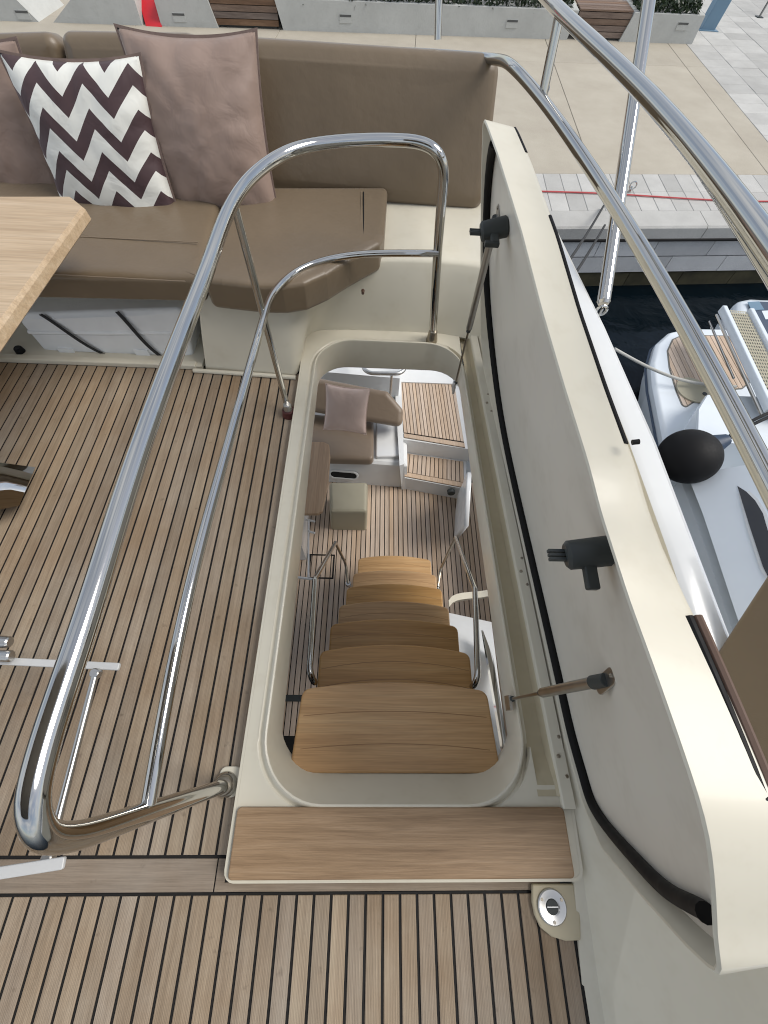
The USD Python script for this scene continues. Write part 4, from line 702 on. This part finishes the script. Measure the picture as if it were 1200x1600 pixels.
Pf = np.array([(p_[0], p_[2]) for p_ in (Lc[1], Lc[2], Lc[3], Lc[0])]); frc = Frame((0, yc, 0), (1, 0, 0), (0, 0, 1)); 
Pc = rpoly(Pf, .03, 5)
part(cn, 'body', pad(Pc, .42, .02, frc, -.40, bulge=.012), 'canister')
mid_ = [(fz(0.0, .56) + fz(0, .52)) / 2, fz(1.0, .52)]; part(cn, 'lid_seam', tube([fz(.02, .56) - (0, .024, 0), fz(.5, .55) - (0, .032, 0), fz(.98, .52) - (0, .022, 0)], .003, 6), 'alu')
part(cn, 'lid_flange', tube([fz(.01, .60) - (0, .020, 0), fz(.5, .59) - (0, .030, 0), fz(.99, .56) - (0, .020, 0)], .010, 8), 'canister')
for u in (.12, .62): 
    A, B_ = fz(u, .22), fz(u + .10, .02); part(cn, 'foot_recess', bx(A[0], yc - .036, B_[2], B_[0], yc - .01, A[2]), 'canister', False)
for u0, u1 in ((.17, .44), (.62, .80)):
    S = spline([fz(u0, 1.0) - (0, .026, 0), fz(u0 + (u1 - u0) * .30, .74) - (0, .042, 0), fz(u0 + (u1 - u0) * .58, .40) - (0, .044, 0), fz(u1, .0) - (0, .026, 0)], .03); w_ = np.array([.010, 0, .004]); nS = len(S)
    part(cn, 'strap', trimesh.Trimesh(np.vstack([S - w_, S + w_ , S - w_ + (0, .006, 0), S + w_ + (0, .006, 0)]), [f for i in range(nS - 1) for f in ((i, nS + i + 1, i + 1), (i, nS + i, nS + i + 1), (i, i + 1, 2 * nS + i), (i + 1, 2 * nS + i + 1, 2 * nS + i))], process=False), 'strap', False)

# ---- sofa
so = thing('flybridge_sofa', 'long brown leather sofa along the stern of the flybridge', 'sofa')
def zpts(L, z): return [at(px, py, z=z)[:2] for px, py in L]
SZ = 0.485
seat = dict(
    a=[(-2.4, 1.66)] + zpts([(313, 436), (345, 318)], SZ) + [(-2.4, 2.62)],
    b=zpts([(316, 437), (346, 440), (405, 448), (455, 444), (510, 418), (560, 392), (567, 386), (567, 303)], SZ) + [(-0.735, 2.62)],
    c=zpts([(570, 386), (596, 383), (601, 376), (606, 303), (570, 303)], SZ))
Qa = rpoly([(-2.4, 1.66), tuple(zpts([(311, 434)], SZ)[0]), tuple(zpts([(346, 300)], SZ)[0]), (-2.4, 2.66)], .02)
cu = part(so, 'seat_cushion', pad(Qa, .115, .03, W, .372, bulge=.012, under=.012), 'leather')
A, B_ = zpts([(311, 434)], SZ)[0], zpts([(346, 300)], SZ)[0]
Qb = rpoly(zpts([(315, 434), (345, 438), (400, 444), (440, 445), (475, 440), (510, 425), (545, 404), (575, 388), (594, 378), (601, 365), (606, 290), (350, 290)], SZ), .03, 6)
cu2 = part(so, 'seat_cushion', pad(Qb, .146, .022, W, .335, bulge=.010, under=.03), 'leather')
sm_ = np.array([at(568, py, z=SZ) for py in np.linspace(384, 300, 14)]); sm_[:, 2] = np.r_[.470, .481, np.linspace(.4835, .4875, 10), .486, .485]
part(cu2, 'end_seam', tube(sm_, .0028, 8), 'black_rubber'); part(cu2, 'stitch_line', tube(sm_ - (.012, 0, -.0005), .0014, 6), 'seam_thread')
for (u, v) in (((-2.3, 1.95), (-0.80, 1.95)), ((-2.3, 1.70), (-.80, 1.685))):
    ya_ = u[1]; part(cu, 'stitch_seam', tube(np.array([(x, ya_ + (v[1] - u[1]) * (x - u[0]) / (v[0] - u[0]), .4885 + (0.010 if ya_ > 1.9 else -.003)) for x in np.linspace(u[0], v[0], 10)]), .0022, 6), 'seam_thread')
def back_pad(tl_, tr_, br, bl, yt, yb, t, name='back_cushion', r=.045, bulge=.02, rc=.05):
    TL, TR, BR, BL = at(*tl_, y=yt), at(*tr_, y=yt), at(*br, y=yb), at(*bl, y=yb); fr = Frame(BL, BR - BL, TL - BL)
    uv = fr.uv(np.array([BL, BR, TR, TL])); return part(so, name, pad(rpoly(uv, rc, 6), t, r, fr, -t, bulge=bulge), 'leather')
bk = back_pad((309, 50), (787, 82), (757, 333), (348, 296), 2.72, 2.56, .15, r=.055, rc=.075)
cord = [at(402 + .03 * (py - 60), py, y=2.72 - .16 * (py - 50) / 246 - .004) + (0, -.016 * math.sin(math.pi * (py - 52) / 240), .0) for py in np.linspace(62, 286, 16)]
part(bk, 'stitch_seam', tube(np.array(cord), .0035, 8), 'seam_thread')
back_pad((88, 46), (305, 50), (343, 300), (142, 306), 2.72, 2.56, .15)
back_pad((-150, 54), (84, 47), (138, 308), (-150, 312), 2.72, 2.56, .15)
sh = thing('sofa_shell', 'cream moulded shell behind the sofa back', 'moulding', kind='structure')
part(sh, 'shell', loft([np.array([(-2.6, 2.66, .36), (.60, 2.66, .36), (.60, 2.98, .30), (-2.6, 2.98, .30)]), np.array([(-2.6, 2.84, .70), (.50, 2.84, .70), (.50, 2.98, .66), (-2.6, 2.98, .66)])]), 'gelcoat', False)
# seam cords on the backrest
for (p0, p1) in (((400, 66), (408, 288)),):
    pass
gpm = 'loose scatter cushions on the sofa'
def place(L, y_b, y_t):
    """Centre and axes of a cushion from its bottom-left, bottom-right and top-left corners."""
    bl, br, tl_ = at(*L[0], y=y_b), at(*L[1], y=y_b), at(*L[2], y=y_t); return bl, br, tl_
bl, br, tl_ = place([(258, 322), (424, 326), (202, 52)], 2.42, 2.60)
pillow('scatter_cushion', 'mauve_fabric', 'large plain mauve cushion right of the zigzag one on the sofa', (br + tl_) / 2 + (0.01, -.05, .0), br - bl, tl_ - bl, 0.575, 0.655, 0.26, 0.017, 1, 'mauve_edge')
bl, br, tl_ = place([(88, 350), (280, 354), (10, 90)], 2.26, 2.44)
pillow('scatter_cushion', 'chevron_fabric', 'cushion with a dark plum and white zigzag pattern on the sofa', (br + tl_) / 2, br - bl, tl_ - bl, 0.575, 0.605, 0.20, 0.013, 2, 'mauve_edge', tagm=True)
bl, br, tl_ = place([(-60, 300), (95, 306), (-80, 70)], 2.48, 2.60)
pillow('scatter_cushion', 'mauve_fabric', 'plain mauve cushion mostly hidden behind the zigzag cushion at the left edge', (br + at(78, 52, y=2.62) + tl_ + bl) / 4 + (0, -.06, 0), br - bl, tl_ - bl, 0.50, 0.58, 0.16, 0.014, 3, 'mauve_edge')

# ---- table
tb = thing('flybridge_table', 'pale teak table at the left edge in front of the sofa', 'table')
TZ = 0.74; Q = rpoly([at(133, 322, z=TZ)[:2], at(-60, 590, z=TZ)[:2], at(-400, 590, z=TZ)[:2], at(-400, 305, z=TZ)[:2], at(112, 305, z=TZ)[:2]], .014)
part(tb, 'tabletop', loft([W(inset(Q, .010), TZ - .052), W(Q, TZ - .042), W(inset(Q, .003), TZ - .012), W(inset(Q, .011), TZ)]), 'table_teak', False)
part(tb, 'pedestal', cyl((-2.4, 1.1, 0), (-2.4, 1.1, TZ - .06), .06, .05, 28), 'chrome')
pf = at(30, 757, z=.10); part(tb, 'pedestal_foot', loft([np.array([at(-70, 715, z=.16), at(-70, 805, z=.16), at(-70, 805, z=.02), at(-70, 715, z=.02)]), np.array([at(-5, 722, z=.12), at(-5, 797, z=.12), at(-5, 797, z=.02), at(-5, 722, z=.02)]), np.array([at(55, 730, z=.07), at(30, 790, z=.07), at(30, 790, z=.02), at(55, 730, z=.02)])]), 'chrome', 60)
# ---- footrest beside the helm seat
ft = thing('folding_footrest', 'silver footrest frame with a round bar standing left of the hatch rail', 'footrest')
za = .22; A, B_ = at(150, 1050, z=za), at(76, 1338, z=za)
part(ft, 'round_bar', cyl(A + (0, .0, 0), B_, .010, n=16), 'steel_satin')
for (p0, p1, w_) in (((-40, 1030), (184, 1041), .011), ((-60, 1372), (106, 1346), .013)):
    a, b_ = at(*p0, z=za), at(*p1, z=za); d = nrm(b_ - a); s = np.array([-d[1], d[0], 0]); part(ft, 'flat_arm', pad(rpoly([(a - s * w_)[:2], (b_ - s * w_)[:2], (b_ + s * w_)[:2], (a + s * w_)[:2]], .005), .012, .003, W, za - .006 + (0.012 if p0[1] > 1300 else -.012)), 'alu')
for p_ in (A, B_): part(ft, 'collar', cyl(p_ - (0, .004, .012), p_ + (0, -.004, .012), .016, .014, 20, .003), 'steel_satin')
for k, (px, py) in enumerate([(8, 1003), (10, 1025)]): c = at(px, py, z=za + .02); part(ft, 'knob', cyl(c - (.04, 0, 0), c + (.016, 0, 0), .020 - .004 * k, .017, 24, .004), 'steel_satin')

# ---- hatch rail
hrl = thing('hatch_guard_rail', 'polished stainless guard rail looping around the hatch opening', 'guard rail')
D = 0.0205
main = [at(675, 528, z=.07), at(692, 262, y=1.905), at(668, 226, y=1.905)]
far0, far1, nearT = at(690, 226, y=1.905), at(385, 243, y=1.75), at(22, 1300, z=.895)
Pm = [at(676, 524, z=.07), at(681, 440, y=1.91), at(687, 350, y=1.92), at(692, 290, y=1.93), at(692, 262, y=1.93), at(684, 240, y=1.93), at(665, 226, z=.897), at(635, 220, z=.9), at(580, 219, z=.9), at(525, 222, z=.9), at(470, 231, z=.9), at(430, 248, z=.9), at(395, 275, z=.9), at(370, 306, z=.9), at(350, 346, z=.9),
    at(327, 411, z=.9), at(298, 487, z=.9), at(215, 712, z=.9), at(146, 930, z=.9), at(108, 1046, z=.9), at(78, 1137, z=.9), (-.451, -.043, .900), (-.448, -.080, .893), (-.446, -.108, .872), (-.444, -.125, .845), (-.442, -.134, .805), (-.440, -.138, .755), (-.437, -.138, .565), (-.433, -.137, .30), (-.430, -.136, .018)]
part(hrl, 'main_tube', tube(spline(Pm), D, 28), 'steel')
dm = .0145
Pq = [at(684, 396, y=1.90), at(560, 396, y=1.895), at(440, 400, y=1.80), at(410, 492, x=-.43), at(300, 900, x=-.43), at(232, 1256, x=-.43)]
part(hrl, 'middle_tube', tube(spline(Pq[:1] + [at(600, 396, y=1.895), at(530, 402, y=1.885), at(470, 421, y=1.80), at(430, 455, y=1.62), at(411, 500, x=-.425), at(355, 700, x=-.43), at(300, 905, x=-.43), at(232, 1256, x=-.43)]), dm, 20), 'steel')
part(hrl, 'stanchion', tube([at(366, 320, z=.885), at(450, 640, z=.01)], .0135, 20), 'steel')
b0 = at(452, 648, z=0.0); bt = part(hrl, 'stanchion_socket', cyl(b0 - (0, 0, .001), b0 + (0, 0, .075), .026, .018, 24, .003), 'steel_satin'); part(bt, 'rubber_boot', cyl(b0 - (0, 0, .003), b0 + (0, 0, .040), .034, .029, 24, .004), 'boot_red')
b1 = at(675, 528, z=.065); part(hrl, 'far_socket', cyl(b1 - (0, 0, .02), b1 + (0.0, 0.0, .05), .032, .022, 24, .004), 'bronze_steel')
b2 = at(352, 1226, z=.018); part(hrl, 'near_flange', cyl(b2 - (0, 0, .004), b2 + (0, 0, .012), .037, .034, 32, .004), 'steel'); part(hrl, 'near_socket', cyl(b2 + (0, 0, .0121), b2 + (0, 0, .03), .028, .026, 32, .003), 'bronze_steel')

# ---- stern rails upper right
srl = thing('stern_rail', 'large polished steel double rail sweeping across the upper right', 'guard rail')
LW = [at(640, 84, y=2.92), at(690, 88, y=2.90), at(764, 92, y=2.74), at(800, 104, z=1.0), at(850, 160, z=1.0), at(1000, 385, z=1.0), at(1190, 730, z=1.0), at(1330, 1010, z=1.0)]
part(srl, 'lower_tube', tube(spline([at(600, 82, y=2.95), at(690, 86, y=2.92)] + LW[2:], .02), .0195, 32), 'steel')
UP = [at(800, -90, z=1.18), at(880, 22, z=1.2), at(1015, 152, z=1.22), at(1200, 382, z=1.24), at(1420, 700, z=1.26)]
part(srl, 'upper_tube', tube(spline(UP, .02), .0205, 32), 'steel')
U2 = [at(1030, 165, z=1.205), at(1075, 225, z=1.19), at(1200, 415, z=1.17), at(1420, 790, z=1.15)]
part(srl, 'branch_tube', tube(spline(U2, .02), .0165, 32), 'steel')
part(srl, 'post', tube([at(874, 24, z=1.19), at(848, 150, z=1.0)], .017, 20), 'steel'); part(srl, 'post_collar', cyl(at(848, 150, z=.98), at(851, 138, z=1.02), .0185, .0185, 20), 'steel')
part(srl, 'post', tube([at(689, -120, y=2.95), at(684, 62, y=2.88)], .0165, 20), 'steel')
pb, pt = np.array([.985, 1.655, .50]), np.array([1.125, 2.72, 1.11]); pe = pt + (pt - pb) * .35
pole = thing('flag_pole', 'thick polished steel pole leaning aft from the side capping', 'pole'); part(pole, 'pole', tube([pb, pe], .027, 40), 'steel')
sk_ = pb - nrm(pt - pb) * .03; part(pole, 'shackle', tube(np.array([sk_ + (0.022 * math.cos(a), .0, .022 * math.sin(a) - .01) for a in np.linspace(0, 2 * np.pi, 20)]), .006, 8), 'steel'); part(pole, 'end_cap', cyl(pb - nrm(pt - pb) * .012, pb, .021, .026, 20), 'steel_satin')
part(pole, 'cotter_pin', cyl(sk_ - (0, 0, .06), sk_, .006, n=8), 'steel')

# ---- the hatch lid, standing open on its hinge along the right of the opening
LA, LB, LT = np.array([.665, -.2, .1]), np.array([.56, 1.9, .1]), np.array([.46, -.2, .9])
ev = nrm(LB - LA); ln = nrm(np.cross(LB - LA, LT - LA)); ln = ln if ln[0] > 0 else -ln
lf = Frame(LA, ev, -np.cross(ev, ln)); lf = lf if lf.n @ ln > 0 else Frame(LA, ev, np.cross(ev, ln))
def lid(px, py, w=0.0): r = ray(px, py); t = ((LA + ln * w - C) @ ln) / (r @ ln); return lf.uv(C + t * r)[0]
sgn = 1 if lf.ey[2] > 0 else -1
# outline in the lid's own plane: along the hinge (v along the boat, u up)
top = [lid(*p) for p in [(1119, 1486), (1117, 1430), (1114, 1375), (1105, 1300), (1088, 1240), (1058, 1150), (1023, 1050), (983, 940), (938, 800), (919, 725), (880, 600), (845, 480), (814, 360), (777, 240), (761, 196)]]
hing = np.array([(1.965, sgn * .78), (1.99, sgn * .45), (1.99, sgn * .10), (1.90, sgn * -.03), (0.2, sgn * -.03), (0.03, sgn * .03), (-.05, sgn * .16), (-.068, sgn * .45), (-.074, sgn * .66), (-.070, sgn * .76), (-.052, sgn * .80)])
raw = np.vstack([np.array(top), [(1.925, sgn * .99)], hing]); 
O = ccw(rpoly(raw, .02, 6)); O = np.array(shapely.LineString(np.vstack([O, O[:1]])).segmentize(.06).coords)[:-1]
def smooth_ring(P, it=3):
    for _ in range(it): P = 0.25 * np.roll(P, 1, 0) + 0.5 * P + 0.25 * np.roll(P, -1, 0)
    return P
L_ = np.r_[0, np.cumsum(np.linalg.norm(np.diff(np.vstack([O, O[:1]]), axis=0), axis=1))]; uu = np.linspace(0, L_[-1], 241)[:-1]; Oc = np.vstack([O, O[:1]])
O = smooth_ring(np.stack([np.interp(uu, L_, Oc[:, 0]), np.interp(uu, L_, Oc[:, 1])], 1), 1)
def orient(m):
    m.fix_normals() if False else None
    return m
ldt = thing('companionway_hatch', 'thick cream companionway hatch standing open on its hinge right of the opening', 'hatch')
def shell_ring(d, w):
    P = inset(O, d); near = np.clip((.30 - O[:, 0]) / .30, 0, 1); near = near * near * (3 - 2 * near)
    P[:, 0] -= near * .024 * (w / .1); return lf(P, w * (1 + .30 * np.clip((.5 - O[:, 0]) / .5, 0, 1)))
part(ldt, 'shell', loft([lf(inset(O, .023), .034), lf(inset(O, .0065), .0), lf(inset(O, .003), -.0015), shell_ring(0, .002), shell_ring(.0015, .006), shell_ring(.034, .086), shell_ring(.040, .096), shell_ring(.052, .101), shell_ring(.08, .105), shell_ring(.13, .108)], False, True), 'gelcoat', 40)
part(ldt, 'inner_panel', loft([lf(inset(O, .0215), .0335), lf(inset(O, .0215), .030), lf(inset(O, .04), .0295)], True, True), 'lid_panel', 30)
gk = [(778, 222), (766, 300), (762, 400), (768, 490), (784, 630), (805, 780), (832, 930), (865, 1090), (886, 1185), (906, 1245), (935, 1285), (1000, 1340), (1060, 1395), (1112, 1422)]
gu = np.array([lid(*p, w=.03) for p in gk]); Gp = shapely.Polygon(inset(O, .030)); gu = np.array([q if Gp.contains(shapely.Point(*q)) else Gp.exterior.interpolate(Gp.exterior.project(shapely.Point(*q))).coords[0] for q in gu])
part(ldt, 'seal', tube(spline(np.vstack([lf(gu, .018), lf(gu[-1:], .018) + (-.004, .0, .012)]), .015), .0135, 12), 'black_rubber')
ti = inset(O, .0); 
def along(v0, v1, w, dv, r, name='edge_trim'):
    P = inset(O, dv); P = lf.uv(shell_ring(dv, w)); q = P[(P[:, 0] > min(v0, v1)) & (P[:, 0] < max(v0, v1)) & (P[:, 1] * sgn > .6)]; q = q[np.argsort(q[:, 0])]
    t_ = part(ldt, name, tube(spline(lf(q, w), .03), r, 10), 'black_rubber'); return q
along(1.70, 1.95, .092, .039, .0045); along(.70, 1.42, .092, .039, .0055)
q = along(.03, .385, .092, .039, .009); bq = lf(q, .106); part(ldt, 'trim_backing', tube(spline(bq, .03), .008, 8), 'brown_trim')  # brown tube stands in for the brownish reflection along the black trim
part(ldt, 'trim_clip', cyl(lf(np.array([[.70, sgn * .9]]), .088)[0] - (0, .0, .0), lf(np.array([[.70, sgn * .9]]), .088)[0] + (0.012, 0, .003), .005), 'black_rubber')
# the latch, hanging from the panel near the lid's free edge
def on_lid(px, py, w=.03): r = ray(px, py); t = ((LA + ln * w - C) @ ln) / (r @ ln); return C + t * r
def latch(px, py, sc, label=None, hook=False):
    p0, p1 = on_lid(px + 45 * sc, py - 3 * sc), None; ax = -ln
    base = on_lid(px + 40 * sc, py + 2 * sc); dw = np.array([0, 0, -1.0])
    rr = .030; lt = part(ldt, 'latch', cyl(base + ln * .0, base + ax * .085, rr, rr * .97, 28, .006), 'black_plastic')
    tip = base + ax * .085
    for k in (-1, 0, 1): part(lt, 'prong', bx(tip[0] - .034, tip[1] - .0028 + k * .0085, tip[2] - .004, tip[0] + .002, tip[1] + .0028 + k * .0085, tip[2] + .006), 'black_plastic', False)
    hb = base + ax * .045; f2 = Frame(hb, (0, -1.0, -.12), (-1.0, 0, 0.0)); part(lt, 'lever', pad(rrect(.02, -.012, .072, .012, .004), .016, .003, f2, -.008), 'black_plastic')
    if hook: part(lt, 'hook', pad(rrect(.060, -.012, .074, .034, .003), .016, .003, f2, -.008), 'black_plastic')
latch(915, 858, 1.0); latch(772, 352, .55, hook=True)
def strut(foot, head, label, sc=1.0):
    t = thing('gas_strut', label, 'gas strut', 'gas struts holding the lid'); f0, h0 = np.asarray(foot), np.asarray(head); d = nrm(h0 - f0); L = np.linalg.norm(h0 - f0)
    part(t, 'rod', cyl(f0, f0 + d * L * .5, .0048, n=14), 'bronze_steel'); part(t, 'gland', cyl(f0 + d * L * .40, f0 + d * L * .45, .010, n=16), 'black_plastic'); part(t, 'cylinder', cyl(f0 + d * L * .42, f0 + d * L * .93, .0135, n=20, b=.002), 'steel_satin')
    part(t, 'end_fitting', cyl(f0 + d * L * .90, h0, .016, .015, 18, .002), 'black_plastic'); part(t, 'ball_joint', trimesh.creation.icosphere(2, .010, ) .apply_translation(f0), 'black_plastic', True)
    br_ = part(t, 'lid_bracket', pad(rrect(-.035, -.018, .055, .018, .014), .005, .001, Frame(h0 - d * 0 + ln * .004, nrm(np.array([0, -.25, -1.0])), np.cross(-ln, nrm([0, -.25, -1.0]))), 0), 'steel_satin')
    for s in (-.024, .024): part(br_, 'bracket_screw', cyl(h0 + nrm(np.array([0, -.25, -1.0])) * s - ln * .0005, h0 + nrm(np.array([0, -.25, -1.0])) * s - ln * .006, .005, .004, 10), 'bronze_steel')
    part(t, 'coaming_bracket', bx(f0[0] - .012, f0[1] - .035, f0[2] - .045, f0[0] - .002, f0[1] + .012, f0[2] + .004), 'steel_satin', False)
strut(at(800, 1092, z=.062), on_lid(948, 1062, w=.022), 'near gas strut, reaching from the coaming corner to the lid')
strut(at(712, 598, z=.062), on_lid(776, 338, w=.022), 'far gas strut, a thin rod beside the far end of the hatch')

# ---- unseen roof added above the camera, sized for the shade it gives
ht = thing('hardtop', 'unseen pale roof added above the flybridge to shade the deck and chrome', 'roof', kind='structure')
part(ht, 'roof_panel', pad(rrect(-2.4, -3.2, HT_X, HT_Y, .3), .08, .03, W, 2.55), 'white_gelcoat')
